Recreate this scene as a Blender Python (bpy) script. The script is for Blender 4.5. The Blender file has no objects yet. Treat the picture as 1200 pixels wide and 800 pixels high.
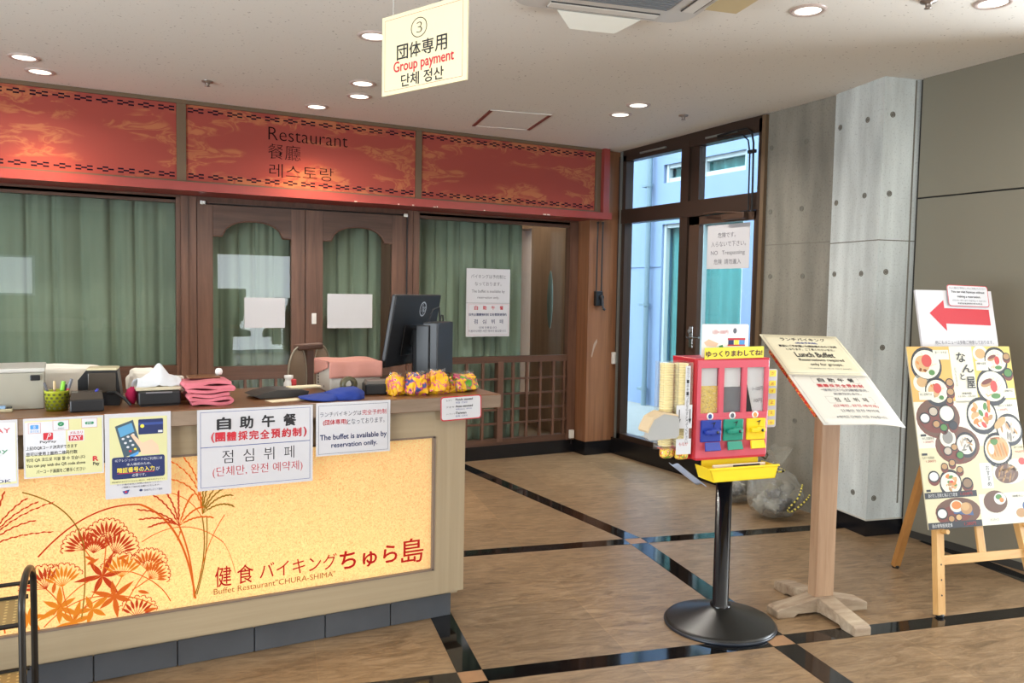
import bpy, bmesh, math, random
from mathutils import Vector, Matrix, noise as mnoise
sc = bpy.context.scene
COL = sc.collection
R = math.radians
random.seed(7)

# ------------------------------------------------------------------ camera, world, exposure
def cam_setup():
    yaw, pit, rol, f = R(28.59866), R(3.49318), R(0.98954), 963.67
    fwd = Vector((math.sin(yaw)*math.cos(pit), math.cos(yaw)*math.cos(pit), -math.sin(pit)))
    rt = Vector((math.cos(yaw), -math.sin(yaw), 0)); up = rt.cross(fwd)
    r2 = rt*math.cos(rol)+up*math.sin(rol); u2 = up*math.cos(rol)-rt*math.sin(rol)
    c = bpy.data.cameras.new('camera'); o = bpy.data.objects.new('camera', c); COL.objects.link(o)
    m = Matrix((r2, u2, -fwd)).transposed().to_4x4(); m.translation = (0, 0, 1.5)
    o.matrix_world = m
    c.sensor_width = 36; c.lens = 36*f/1200; c.clip_start = .05; c.clip_end = 100
    sc.camera = o
cam_setup()
sc.view_settings.view_transform = 'Standard'; sc.view_settings.look = 'None'
sc.view_settings.gamma = 1; sc.view_settings.use_curve_mapping = False
sc.view_settings.exposure = -0.26
sc.cycles.use_denoising = True
sc.cycles.max_bounces = 8; sc.cycles.transparent_max_bounces = 24
sc.cycles.sample_clamp_indirect = 4.0
sc.cycles.caustics_reflective = False; sc.cycles.caustics_refractive = False
w = bpy.data.worlds.new('sky'); sc.world = w; w.use_nodes = True
bg = w.node_tree.nodes['Background']; bg.inputs[0].default_value = (.72, .86, 1.0, 1)
_t = w.node_tree.nodes.new('ShaderNodeTexCoord'); _s = w.node_tree.nodes.new('ShaderNodeSeparateXYZ'); _r = w.node_tree.nodes.new('ShaderNodeMapRange')
_r.inputs[1].default_value = .1; _r.inputs[2].default_value = .9; _r.inputs[3].default_value = 2.0; _r.inputs[4].default_value = 16
w.node_tree.links.new(_t.outputs['Generated'], _s.inputs[0]); w.node_tree.links.new(_s.outputs[2], _r.inputs[0]); w.node_tree.links.new(_r.outputs[0], bg.inputs[1])

def area(name, loc, rot, sx, sy, power, col=(1, 1, 1), shape='RECTANGLE', spread=180):
    l = bpy.data.lights.new(name, 'AREA'); l.shape = shape; l.size = sx; l.size_y = sy
    l.energy = power; l.color = col; l.spread = R(spread)
    o = bpy.data.objects.new(name, l); COL.objects.link(o); o.location = loc; o.rotation_euler = [R(a) for a in rot]
    return o
DAY = (.86, .94, 1.0)
# added daylight fills from right and left; daylight through the windows behind the camera
area('day_fill_right', (7.9, .75, 1.0), (0, 122, 0), 1.9, 3.0, 680, DAY)  # added fill out of view, tilted up to brighten the ceiling
area('daylight_rear_door', (3.75, -5.9, 1.15), (90, 0, 0), 1.6, 2.1, 130, DAY)
area('daylight_rear_window', (-1.0, -5.9, 1.65), (90, 0, 0), .9, .7, 14, DAY)
area('day_fill_left', (-3.9, .6, .95), (0, -124, 0), 1.8, 5.0, 500, DAY)  # added fill out of view, lifts the left part of the ceiling
# daylight falling through the tall window beside the pillar

# ------------------------------------------------------------------ materials
def lin(c):
    return tuple((x/255/12.92 if x/255 <= .04045 else ((x/255+.055)/1.055)**2.4) for x in c[:3])+(1,)
MATS = {}
def N(nt, t, **kw):
    n = nt.nodes.new(t)
    for k, v in kw.items(): setattr(n, k, v)
    return n
def mat(name, rgb, rough=.6, metal=0., var=0., scale=(8, 8, 8), bump=0., spec=.5, coat=0., alpha=None, detail=4):
    if name in MATS: return MATS[name]
    m = bpy.data.materials.new(name); m.use_nodes = True; nt = m.node_tree; b = nt.nodes['Principled BSDF']
    b.inputs['Base Color'].default_value = lin(rgb); b.inputs['Roughness'].default_value = rough
    b.inputs['Metallic'].default_value = metal; b.inputs['Specular IOR Level'].default_value = spec
    b.inputs['Coat Weight'].default_value = coat
    if var or bump:
        tc = N(nt, 'ShaderNodeTexCoord'); mp = N(nt, 'ShaderNodeMapping'); mp.inputs['Scale'].default_value = scale
        nz = N(nt, 'ShaderNodeTexNoise'); nz.inputs['Scale'].default_value = 1; nz.inputs['Detail'].default_value = detail
        nt.links.new(tc.outputs['Object'], mp.inputs[0]); nt.links.new(mp.outputs[0], nz.inputs['Vector'])
        if var:
            mr = N(nt, 'ShaderNodeMapRange'); mr.inputs[1].default_value = .25; mr.inputs[2].default_value = .75
            mr.inputs[3].default_value = 1-var; mr.inputs[4].default_value = 1+var
            mx = N(nt, 'ShaderNodeMix', data_type='RGBA', blend_type='MULTIPLY'); mx.inputs[0].default_value = 1
            mx.inputs[6].default_value = lin(rgb)
            nt.links.new(nz.outputs[0], mr.inputs[0]); nt.links.new(mr.outputs[0], mx.inputs[7])
            nt.links.new(mx.outputs[2], b.inputs['Base Color'])
        if bump:
            bp = N(nt, 'ShaderNodeBump'); bp.inputs['Strength'].default_value = bump; bp.inputs['Distance'].default_value = .01
            nt.links.new(nz.outputs[0], bp.inputs['Height']); nt.links.new(bp.outputs[0], b.inputs['Normal'])
    MATS[name] = m; return m
def emit(name, rgb, s):
    m = bpy.data.materials.new(name); m.use_nodes = True; nt = m.node_tree; nt.nodes.clear()
    e = N(nt, 'ShaderNodeEmission'); e.inputs[0].default_value = lin(rgb); e.inputs[1].default_value = s
    o = N(nt, 'ShaderNodeOutputMaterial'); nt.links.new(e.outputs[0], o.inputs[0]); return m
def glass(name, tint=(.93, .97, .95), rough=.0, ior=1.5, haze=0., bump=0.):
    m = bpy.data.materials.new(name); m.use_nodes = True; nt = m.node_tree; nt.nodes.clear()
    t = N(nt, 'ShaderNodeBsdfTransparent'); t.inputs[0].default_value = (*tint, 1)
    g = N(nt, 'ShaderNodeBsdfGlossy'); g.inputs['Roughness'].default_value = rough
    f = N(nt, 'ShaderNodeFresnel'); f.inputs[0].default_value = ior
    mx = N(nt, 'ShaderNodeMixShader'); o = N(nt, 'ShaderNodeOutputMaterial')
    ge = N(nt, 'ShaderNodeNewGeometry'); inv = N(nt, 'ShaderNodeMath', operation='SUBTRACT'); inv.inputs[0].default_value = 1
    ml = N(nt, 'ShaderNodeMath', operation='MULTIPLY'); nt.links.new(ge.outputs['Backfacing'], inv.inputs[1])
    nt.links.new(f.outputs[0], ml.inputs[0]); nt.links.new(inv.outputs[0], ml.inputs[1])
    nt.links.new(ml.outputs[0], mx.inputs[0]); nt.links.new(t.outputs[0], mx.inputs[1]); nt.links.new(g.outputs[0], mx.inputs[2])
    last = mx
    if haze:
        d = N(nt, 'ShaderNodeBsdfDiffuse'); d.inputs[0].default_value = (.8, .79, .74, 1)
        m2 = N(nt, 'ShaderNodeMixShader'); m2.inputs[0].default_value = haze
        nt.links.new(mx.outputs[0], m2.inputs[1]); nt.links.new(d.outputs[0], m2.inputs[2]); last = m2
    if bump:
        tc = N(nt, 'ShaderNodeTexCoord'); nz = N(nt, 'ShaderNodeTexNoise'); nz.inputs['Scale'].default_value = 16; nz.inputs['Detail'].default_value = 4; nz.inputs['Distortion'].default_value = 2.5
        mp = N(nt, 'ShaderNodeMapping'); mp.inputs['Scale'].default_value = (1, 1, .45); nt.links.new(tc.outputs['Object'], mp.inputs[0]); nt.links.new(mp.outputs[0], nz.inputs['Vector'])
        bp = N(nt, 'ShaderNodeBump'); bp.inputs['Strength'].default_value = bump; bp.inputs['Distance'].default_value = .03; nt.links.new(nz.outputs[0], bp.inputs['Height'])
        nt.links.new(bp.outputs[0], g.inputs['Normal'])
    nt.links.new(last.outputs[0], o.inputs[0]); return m
def ramp(nt, stops):
    r = N(nt, 'ShaderNodeValToRGB'); cr = r.color_ramp
    while len(cr.elements) < len(stops): cr.elements.new(.5)
    for e, (p, c) in zip(cr.elements, stops): e.position = p; e.color = lin(c)
    return r
def wood(name, c1, c2, axis='z', scale=18, rough=.45, stretch=14, bump=.05):
    if name in MATS: return MATS[name]
    m = mat(name, c1, rough); nt = m.node_tree; b = nt.nodes['Principled BSDF']
    tc = N(nt, 'ShaderNodeTexCoord'); mp = N(nt, 'ShaderNodeMapping')
    s = [scale]*3; s['xyz'.index(axis)] = scale/stretch; mp.inputs['Scale'].default_value = s
    nz = N(nt, 'ShaderNodeTexNoise'); nz.inputs['Scale'].default_value = 1; nz.inputs['Detail'].default_value = 7; nz.inputs['Roughness'].default_value = .65
    nz.inputs['Distortion'].default_value = .4
    r = ramp(nt, [(.3, c2), (.7, c1)])
    nt.links.new(tc.outputs['Object'], mp.inputs[0]); nt.links.new(mp.outputs[0], nz.inputs['Vector'])
    nt.links.new(nz.outputs[0], r.inputs[0]); nt.links.new(r.outputs[0], b.inputs['Base Color'])
    if bump:
        bp = N(nt, 'ShaderNodeBump'); bp.inputs['Strength'].default_value = bump; bp.inputs['Distance'].default_value = .004
        nt.links.new(nz.outputs[0], bp.inputs['Height']); nt.links.new(bp.outputs[0], b.inputs['Normal'])
    return m
def stone_floor():
    m = mat('slate_tile', (150, 122, 92), .38); nt = m.node_tree; b = nt.nodes['Principled BSDF']
    tc = N(nt, 'ShaderNodeTexCoord'); mp = N(nt, 'ShaderNodeMapping'); mp.inputs['Rotation'].default_value = (0, 0, R(12.342))
    nt.links.new(tc.outputs['Object'], mp.inputs[0])
    mp2 = N(nt, 'ShaderNodeMapping'); mp2.inputs['Scale'].default_value = (6, 22, 1); mp2.inputs['Rotation'].default_value = (0, 0, R(8))
    nt.links.new(mp.outputs[0], mp2.inputs[0])
    n1 = N(nt, 'ShaderNodeTexNoise'); n1.inputs['Scale'].default_value = 1; n1.inputs['Detail'].default_value = 9; n1.inputs['Roughness'].default_value = .7; n1.inputs['Distortion'].default_value = 1.2
    nt.links.new(mp2.outputs[0], n1.inputs['Vector'])
    r = ramp(nt, [(.28, (96, 76, 54)), (.5, (136, 111, 83)), (.75, (166, 141, 111))]); nt.links.new(n1.outputs[0], r.inputs[0])
    # large tone change from tile to tile, and thin pale grout
    br = N(nt, 'ShaderNodeTexBrick'); br.offset = 0; br.inputs['Scale'].default_value = 1
    br.inputs['Brick Width'].default_value = .628; br.inputs['Row Height'].default_value = .735
    br.inputs['Mortar Size'].default_value = .0016; br.inputs['Bias'].default_value = 0
    br.inputs['Color1'].default_value = (.84, .84, .84, 1); br.inputs['Color2'].default_value = (1.1, 1.08, 1.05, 1); br.inputs['Mortar'].default_value = (1.25, 1.2, 1.1, 1)
    mp3 = N(nt, 'ShaderNodeMapping'); mp3.inputs['Location'].default_value = (-.17+.001, -.03, 0)
    nt.links.new(mp.outputs[0], mp3.inputs[0]); nt.links.new(mp3.outputs[0], br.inputs['Vector'])
    mx = N(nt, 'ShaderNodeMix', data_type='RGBA', blend_type='MULTIPLY'); mx.inputs[0].default_value = 1
    nt.links.new(r.outputs[0], mx.inputs[6]); nt.links.new(br.outputs[0], mx.inputs[7]); nt.links.new(mx.outputs[2], b.inputs['Base Color'])
    bp = N(nt, 'ShaderNodeBump'); bp.inputs['Strength'].default_value = .25; bp.inputs['Distance'].default_value = .004
    nt.links.new(n1.outputs[0], bp.inputs['Height']); nt.links.new(bp.outputs[0], b.inputs['Normal'])
    b.inputs['Specular IOR Level'].default_value = .45
    return m
def concrete(name, c):
    m = mat(name, c, .75); nt = m.node_tree; b = nt.nodes['Principled BSDF']
    tc = N(nt, 'ShaderNodeTexCoord')
    n1 = N(nt, 'ShaderNodeTexNoise'); n1.inputs['Scale'].default_value = 2.2; n1.inputs['Detail'].default_value = 6
    n2 = N(nt, 'ShaderNodeTexNoise'); n2.inputs['Scale'].default_value = 90; n2.inputs['Detail'].default_value = 3
    mp = N(nt, 'ShaderNodeMapping'); mp.inputs['Scale'].default_value = (3, 3, .5)
    nt.links.new(tc.outputs['Object'], mp.inputs[0]); nt.links.new(mp.outputs[0], n1.inputs['Vector']); nt.links.new(tc.outputs['Object'], n2.inputs['Vector'])
    r = ramp(nt, [(.3, tuple(x*.86 for x in c)), (.7, tuple(min(255, x*1.08) for x in c))]); nt.links.new(n1.outputs[0], r.inputs[0])
    r2 = ramp(nt, [(.28, (225, 225, 225)), (.45, (255, 255, 255))]); nt.links.new(n2.outputs[0], r2.inputs[0])
    mx = N(nt, 'ShaderNodeMix', data_type='RGBA', blend_type='MULTIPLY'); mx.inputs[0].default_value = 1
    nt.links.new(r.outputs[0], mx.inputs[6]); nt.links.new(r2.outputs[0], mx.inputs[7]); nt.links.new(mx.outputs[2], b.inputs['Base Color'])
    return m
def ceiling_mat():
    m = mat('ceiling_board', (188, 182, 172), .85); nt = m.node_tree; b = nt.nodes['Principled BSDF']
    tc = N(nt, 'ShaderNodeTexCoord'); n1 = N(nt, 'ShaderNodeTexNoise'); n1.inputs['Scale'].default_value = 55; n1.inputs['Detail'].default_value = 3
    nt.links.new(tc.outputs['Object'], n1.inputs['Vector'])
    r = ramp(nt, [(.27, (160, 152, 144)), (.34, (226, 222, 214))]); nt.links.new(n1.outputs[0], r.inputs[0]); nt.links.new(r.outputs[0], b.inputs['Base Color'])
    return m
def bingata(name, base, c2, c3, c4, scale=16):
    m = mat(name, base, .5); nt = m.node_tree; b = nt.nodes['Principled BSDF']
    tc = N(nt, 'ShaderNodeTexCoord'); n1 = N(nt, 'ShaderNodeTexNoise'); n1.inputs['Scale'].default_value = scale; n1.inputs['Detail'].default_value = 2; n1.inputs['Distortion'].default_value = 1.5
    n2 = N(nt, 'ShaderNodeTexVoronoi'); n2.inputs['Scale'].default_value = scale*1.6
    nt.links.new(tc.outputs['Object'], n1.inputs['Vector']); nt.links.new(tc.outputs['Object'], n2.inputs['Vector'])
    r = ramp(nt, [(.0, c3), (.38, c3), (.40, c2), (.45, base), (.60, base), (.62, c2), (.67, (250, 235, 220)), (.7, c4)]); r.color_ramp.interpolation = 'CONSTANT'
    nt.links.new(n1.outputs[0], r.inputs[0])
    r2 = ramp(nt, [(.0, (222, 96, 124)), (.12, (240, 200, 190)), (.15, base)]); r2.color_ramp.interpolation = 'CONSTANT'
    nt.links.new(n2.outputs['Distance'], r2.inputs[0])
    lt = N(nt, 'ShaderNodeMath', operation='LESS_THAN'); lt.inputs[1].default_value = .15; nt.links.new(n2.outputs['Distance'], lt.inputs[0])
    mx = N(nt, 'ShaderNodeMix', data_type='RGBA'); nt.links.new(lt.outputs[0], mx.inputs[0]); nt.links.new(r.outputs[0], mx.inputs[6]); nt.links.new(r2.outputs[0], mx.inputs[7])
    nt.links.new(mx.outputs[2], b.inputs['Base Color']); return m
def fascia_mat():
    m = mat('red_printed_panel', (176, 66, 54), .5); nt = m.node_tree; b = nt.nodes['Principled BSDF']; b.inputs['Roughness'].default_value = .8; b.inputs['Specular IOR Level'].default_value = .2
    tc = N(nt, 'ShaderNodeTexCoord'); mp = N(nt, 'ShaderNodeMapping'); mp.inputs['Scale'].default_value = (4.2, 1, 11)
    nt.links.new(tc.outputs['Object'], mp.inputs[0])
    n1 = N(nt, 'ShaderNodeTexNoise'); n1.inputs['Scale'].default_value = 1; n1.inputs['Detail'].default_value = 5; n1.inputs['Distortion'].default_value = .8
    nt.links.new(mp.outputs[0], n1.inputs['Vector'])
    mp2 = N(nt, 'ShaderNodeMapping'); mp2.inputs['Scale'].default_value = (1.0, 1, 2.6); mp2.inputs['Location'].default_value = (.3, 0, .2)
    nt.links.new(tc.outputs['Object'], mp2.inputs[0])
    wv = N(nt, 'ShaderNodeTexNoise'); wv.inputs['Scale'].default_value = 1.7; wv.inputs['Detail'].default_value = 2
    nt.links.new(mp2.outputs[0], wv.inputs['Vector'])
    g = ramp(nt, [(.46, (0, 0, 0)), (.51, (255, 255, 255))]); nt.links.new(wv.outputs[0], g.inputs[0])
    r = ramp(nt, [(.46, (0, 0, 0)), (.52, (255, 255, 255)), (.56, (60, 60, 60)), (.62, (255, 255, 255))]); nt.links.new(n1.outputs[0], r.inputs[0])
    ml = N(nt, 'ShaderNodeMix', data_type='RGBA', blend_type='MULTIPLY'); ml.inputs[0].default_value = 1
    nt.links.new(g.outputs[0], ml.inputs[6]); nt.links.new(r.outputs[0], ml.inputs[7])
    mt = N(nt, 'ShaderNodeMath', operation='MULTIPLY'); mt.inputs[1].default_value = .62; nt.links.new(ml.outputs[2], mt.inputs[0])
    mx = N(nt, 'ShaderNodeMix', data_type='RGBA'); mx.inputs[6].default_value = lin((156, 73, 63)); mx.inputs[7].default_value = lin((190, 124, 80))
    nt.links.new(mt.outputs[0], mx.inputs[0]); nt.links.new(mx.outputs[2], b.inputs['Base Color']); return m
def lightbox_mat():
    m = bpy.data.materials.new('washi_lightbox'); m.use_nodes = True; nt = m.node_tree; nt.nodes.clear()
    tc = N(nt, 'ShaderNodeTexCoord')
    n1 = N(nt, 'ShaderNodeTexNoise'); n1.inputs['Scale'].default_value = 60; n1.inputs['Detail'].default_value = 5; n1.inputs['Distortion'].default_value = 3
    nt.links.new(tc.outputs['Object'], n1.inputs['Vector'])
    r = ramp(nt, [(.3, (214, 180, 128)), (.5, (232, 206, 154)), (.75, (240, 220, 174))]); nt.links.new(n1.outputs[0], r.inputs[0])
    t = N(nt, 'ShaderNodeBsdfTranslucent'); d = N(nt, 'ShaderNodeBsdfDiffuse'); mx = N(nt, 'ShaderNodeMixShader'); mx.inputs[0].default_value = .35
    e = N(nt, 'ShaderNodeEmission'); e.inputs[1].default_value = LB_EMIT
    ad = N(nt, 'ShaderNodeAddShader'); o = N(nt, 'ShaderNodeOutputMaterial')
    for s in (t, d, e): nt.links.new(r.outputs[0], s.inputs[0])
    nt.links.new(t.outputs[0], mx.inputs[1]); nt.links.new(d.outputs[0], mx.inputs[2])
    nt.links.new(mx.outputs[0], ad.inputs[0]); nt.links.new(e.outputs[0], ad.inputs[1]); nt.links.new(ad.outputs[0], o.inputs[0])
    return m
LB_EMIT = .40

# ------------------------------------------------------------------ mesh builder
class B:
    def __init__(s): s.v = []; s.f = []; s.m = []; s.sm = []
    def add(s, vs, fs, m=0, sm=False, M=None):
        o = len(s.v)
        s.v += [tuple(M @ Vector(v)) if M else tuple(v) for v in vs]
        for f in fs: s.f.append(tuple(i+o for i in f)); s.m.append(m); s.sm.append(sm)
        return s
    def box(s, x0, x1, y0, y1, z0, z1, m=0, M=None):
        vs = [(x, y, z) for z in (z0, z1) for y in (y0, y1) for x in (x0, x1)]
        return s.add(vs, [(0, 2, 3, 1), (4, 5, 7, 6), (0, 1, 5, 4), (2, 6, 7, 3), (0, 4, 6, 2), (1, 3, 7, 5)], m, False, M)
    def bbox(s, x0, x1, y0, y1, z0, z1, r=.003, m=0, M=None, sm=False):   # box with chamfered edges
        bm = bmesh.new(); bmesh.ops.create_cube(bm, size=1)
        for v in bm.verts: v.co = (x0+(v.co.x+.5)*(x1-x0), y0+(v.co.y+.5)*(y1-y0), z0+(v.co.z+.5)*(z1-z0))
        bmesh.ops.bevel(bm, geom=bm.edges[:], offset=r, segments=2, affect='EDGES', profile=.5)
        bm.verts.ensure_lookup_table(); bm.verts.index_update()
        s.add([v.co.copy() for v in bm.verts], [[v.index for v in f.verts] for f in bm.faces], m, sm, M); bm.free(); return s
    def prism(s, poly, y0, y1, m=0, M=None, sm=False):    # poly in xz, extruded along y
        n = len(poly); vs = [(x, y0, z) for x, z in poly]+[(x, y1, z) for x, z in poly]
        a = sum(poly[i][0]*poly[(i+1) % n][1]-poly[(i+1) % n][0]*poly[i][1] for i in range(n))
        fs = [tuple(range(n)), tuple(range(2*n-1, n-1, -1))]+[(i, i+n, (i+1) % n+n, (i+1) % n) for i in range(n)]
        if a < 0: fs = [f[::-1] for f in fs]
        return s.add(vs, fs, m, sm, M)
    def flat(s, poly, z=0, m=0, M=None):                  # poly in xy, one flat face looking +z
        n = len(poly); a = sum(poly[i][0]*poly[(i+1) % n][1]-poly[(i+1) % n][0]*poly[i][1] for i in range(n))
        p = poly if a > 0 else poly[::-1]
        return s.add([(x, y, z) for x, y in p], [tuple(range(n))], m, False, M)
    def slab(s, poly, z0, z1, m=0, M=None):
        n = len(poly); a = sum(poly[i][0]*poly[(i+1) % n][1]-poly[(i+1) % n][0]*poly[i][1] for i in range(n))
        p = poly if a > 0 else poly[::-1]
        vs = [(x, y, z0) for x, y in p]+[(x, y, z1) for x, y in p]
        return s.add(vs, [tuple(range(n-1, -1, -1)), tuple(range(n, 2*n))]+[(i, (i+1) % n, (i+1) % n+n, i+n) for i in range(n)], m, False, M)
    def tube(s, pts, r, m=0, seg=10, M=None, cap=True, sm=True):
        P = [Vector(p) for p in pts]; rs = r if isinstance(r, (list, tuple)) else [r]*len(P)
        vs = []; fs = []; prev = None
        for i, p in enumerate(P):
            t = (P[min(i+1, len(P)-1)]-P[max(i-1, 0)]).normalized()
            if prev is None:
                u = t.orthogonal().normalized()
            else:
                u = (prev-t*prev.dot(t)); u = u.normalized() if u.length > 1e-6 else t.orthogonal().normalized()
            prev = u; v = t.cross(u)
            for k in range(seg):
                a = 2*math.pi*k/seg; vs.append(p+(u*math.cos(a)+v*math.sin(a))*rs[i])
        for i in range(len(P)-1):
            for k in range(seg):
                a, b = i*seg+k, i*seg+(k+1) % seg; fs.append((a, b, b+seg, a+seg))
        s.add(vs, fs, m, sm, M)
        if cap:
            s.add(vs[:seg], [tuple(range(seg-1, -1, -1))], m, False, M); s.add(vs[-seg:], [tuple(range(seg))], m, False, M)
        return s
    def lathe(s, prof, m=0, seg=32, M=None, sm=True):     # prof: (r, z) from bottom to top
        vs = []; fs = []; n = len(prof)
        for r, z in prof:
            for k in range(seg):
                a = 2*math.pi*k/seg; vs.append((r*math.cos(a), r*math.sin(a), z))
        for i in range(n-1):
            for k in range(seg):
                a, b = i*seg+k, i*seg+(k+1) % seg; fs.append((a, b, b+seg, a+seg))
        return s.add(vs, fs, m, sm, M)
    def disc(s, cx, cy, rx, ry, z, m=0, seg=28, M=None, rot=0.):
        c, n = math.cos(rot), math.sin(rot)
        return s.flat([(cx+rx*math.cos(a)*c-ry*math.sin(a)*n, cy+rx*math.cos(a)*n+ry*math.sin(a)*c) for a in [2*math.pi*k/seg for k in range(seg)]], z, m, M)
    def ball(s, c, rad, m=0, sub=3, fn=None, M=None, sm=True):
        bm = bmesh.new(); bmesh.ops.create_icosphere(bm, subdivisions=sub, radius=1)
        vs = []
        for v in bm.verts:
            p = Vector(v.co)
            q = fn(p) if fn else p
            vs.append((c[0]+q[0]*rad[0], c[1]+q[1]*rad[1], c[2]+q[2]*rad[2]))
        s.add(vs, [[v.index for v in f.verts] for f in bm.faces], m, sm, M); bm.free(); return s
    def grid(s, fn, nu, nv, m=0, M=None, sm=True):
        vs = [fn(i/nu, j/nv) for j in range(nv+1) for i in range(nu+1)]
        return s.add(vs, [(j*(nu+1)+i, j*(nu+1)+i+1, (j+1)*(nu+1)+i+1, (j+1)*(nu+1)+i) for j in range(nv) for i in range(nu)], m, sm, M)
    def obj(s, name, mats, parent=None, loc=None, rot=None):
        me = bpy.data.meshes.new(name); me.from_pydata(s.v, [], s.f)
        for mm in (mats if isinstance(mats, (list, tuple)) else [mats]): me.materials.append(mm)
        me.polygons.foreach_set('material_index', s.m); me.polygons.foreach_set('use_smooth', s.sm); me.update()
        o = bpy.data.objects.new(name, me); COL.objects.link(o)
        if parent: o.parent = parent
        if loc: o.location = loc
        if rot: o.rotation_euler = [R(a) for a in rot]
        return o
def tag(o, label, cat, group=None):
    o['label'] = label; o['category'] = cat
    if group: o['group'] = group
    return o
def thing(name, label, cat, loc=(0, 0, 0), rot=(0, 0, 0), group=None):
    o = bpy.data.objects.new(name, None); COL.objects.link(o); o.location = loc; o.rotation_euler = [R(a) for a in rot]
    o.empty_display_size = .1
    return tag(o, label, cat, group)
def struct(o): o['kind'] = 'structure'; return o
def solid(o, t):                                           # give a sheet mesh a thickness
    md = o.modifiers.new('thickness', 'SOLIDIFY'); md.thickness = t; md.offset = 0; return o

# ------------------------------------------------------------------ lettering
_TXT = {}
def text_geo(s, bold=0., spacing=1.):
    key = (s, bold, spacing)
    if key in _TXT: return _TXT[key]
    c = bpy.data.curves.new('lettering', 'FONT'); c.body = s; c.size = 1; c.offset = bold; c.space_character = spacing; c.resolution_u = 3
    o = bpy.data.objects.new('lettering', c); COL.objects.link(o)
    bpy.context.view_layer.update()
    me = bpy.data.meshes.new_from_object(o.evaluated_get(bpy.context.evaluated_depsgraph_get()))
    vs = [tuple(v.co) for v in me.vertices]; fs = [tuple(p.vertices) for p in me.polygons]
    bpy.data.objects.remove(o); bpy.data.curves.remove(c); bpy.data.meshes.remove(me)
    _TXT[key] = (vs, fs); return vs, fs
def put_text(b, s, x0, x1, y0, y1, z, m=0, bold=.0, shear=0., spacing=1., rot90=False):
    fat = bold if bold > 0 else 0                          # heavier strokes: the glyph printed a few times, slightly shifted
    vs, fs = text_geo(s, min(bold, 0), spacing)
    if not vs: return
    ax = min(v[0] for v in vs); bx = max(v[0] for v in vs); ay = min(v[1] for v in vs); by = max(v[1] for v in vs)
    sx = (x1-x0)/max(bx-ax, 1e-6); sy = (y1-y0)/max(by-ay, 1e-6)
    for i, (dx, dy) in enumerate(((0, 0), (1, 0), (-1, 0), (0, 1), (0, -1)) if fat else ((0, 0),)):
        dx *= fat*sx*1.5; dy *= fat*sy*1.5
        b.add([(x0+(v[0]-ax)*sx+shear*(v[1]-ay)*sy+dx, y0+(v[1]-ay)*sy+dy, z+i*2e-5) for v in vs], fs, m)
def column_text(b, s, cx, y_top, w, h, z, m=0, bold=0.):
    for i, ch in enumerate(s): put_text(b, ch, cx-w/2, cx+w/2, y_top-(i+1)*h+.12*h, y_top-i*h, z, m, bold)
def rrect(x0, x1, y0, y1, r, n=5):
    out = []
    for cx, cy, a0 in ((x1-r, y0+r, -90), (x1-r, y1-r, 0), (x0+r, y1-r, 90), (x0+r, y0+r, 180)):
        for k in range(n+1):
            a = R(a0+90*k/n); out.append((cx+r*math.cos(a), cy+r*math.sin(a)))
    return out
def outline(b, x0, x1, y0, y1, t, z, m=0):
    b.flat([(x0, y0), (x1, y0), (x1, y0+t), (x0, y0+t)], z, m); b.flat([(x0, y1-t), (x1, y1-t), (x1, y1), (x0, y1)], z, m)
    b.flat([(x0, y0), (x0+t, y0), (x0+t, y1), (x0, y1)], z, m); b.flat([(x1-t, y0), (x1, y0), (x1, y1), (x1-t, y1)], z, m)
def rect(b, x0, x1, y0, y1, z, m=0): return b.flat([(x0, y0), (x1, y0), (x1, y1), (x0, y1)], z, m)
def stroke(b, pts, wd, z, m=0):                            # a flat painted stroke in xy; wd a width or widths
    P = [Vector((p[0], p[1])) for p in pts]; n = len(P)
    ws = wd if isinstance(wd, (list, tuple)) else [wd]*n
    L = []; Rr = []
    for i in range(n):
        t = (P[min(i+1, n-1)]-P[max(i-1, 0)]).normalized(); q = Vector((-t.y, t.x))*ws[i]/2
        L.append(P[i]+q); Rr.append(P[i]-q)
    b.add([(p.x, p.y, z) for p in L+Rr], [(i+n, i+1+n, i+1, i) for i in range(n-1)], m)
def bez(p0, p1, p2, n=14):
    return [tuple((1-t)**2*a+2*t*(1-t)*b_+t*t*c for a, b_, c in zip(p0, p1, p2)) for t in [i/n for i in range(n+1)]]
FA = R(-12.342)                                            # the floor grid is turned from the restaurant front
FX = Vector((math.cos(FA), math.sin(FA), 0)); FY = Vector((-math.sin(FA), math.cos(FA), 0))
def uv(u, v, z=0): p = FX*u+FY*v; return (p.x, p.y, z)
def zc(y): return 2.795+(6.25-y)*.0175                     # underside of the ceiling

# ------------------------------------------------------------------ shared materials
WD = wood('dark_brown_wood', (122, 88, 71), (84, 59, 47), 'z', 22, .4)
WDX = wood('dark_brown_wood_rail', (104, 74, 58), (72, 49, 38), 'x', 22, .4)
WP = wood('pillar_wood', (156, 108, 76), (122, 82, 56), 'z', 26, .38, 25)
WT = wood('worktop_wood', (136, 92, 58), (104, 66, 38), 'x', 16, .3, 16)
WG = wood('taupe_laminate', (168, 150, 122), (156, 138, 110), 'z', 40, .45, 40, .02)
WGX = wood('taupe_laminate_rail', (168, 150, 122), (156, 138, 110), 'x', 40, .45, 40, .02)
WE = wood('grey_worn_edge', (142, 122, 104), (120, 100, 82), 'x', 26, .55, 8)
WL = wood('pale_post_wood', (178, 146, 116), (148, 114, 86), 'z', 22, .55, 14)
WEA = wood('easel_pine', (214, 172, 112), (188, 140, 82), 'z', 20, .45, 14)
WEAX = wood('easel_pine_rail', (214, 172, 112), (188, 140, 82), 'x', 20, .45, 14)
WW = wood('weathered_wood', (186, 168, 144), (122, 98, 76), 'x', 14, .7, 5, .2)
BRZ = mat('bronze_aluminium', (64, 50, 42), .4, .3, spec=.4)
BRZ2 = mat('bronze_door_aluminium', (84, 64, 52), .4, .3)
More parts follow.
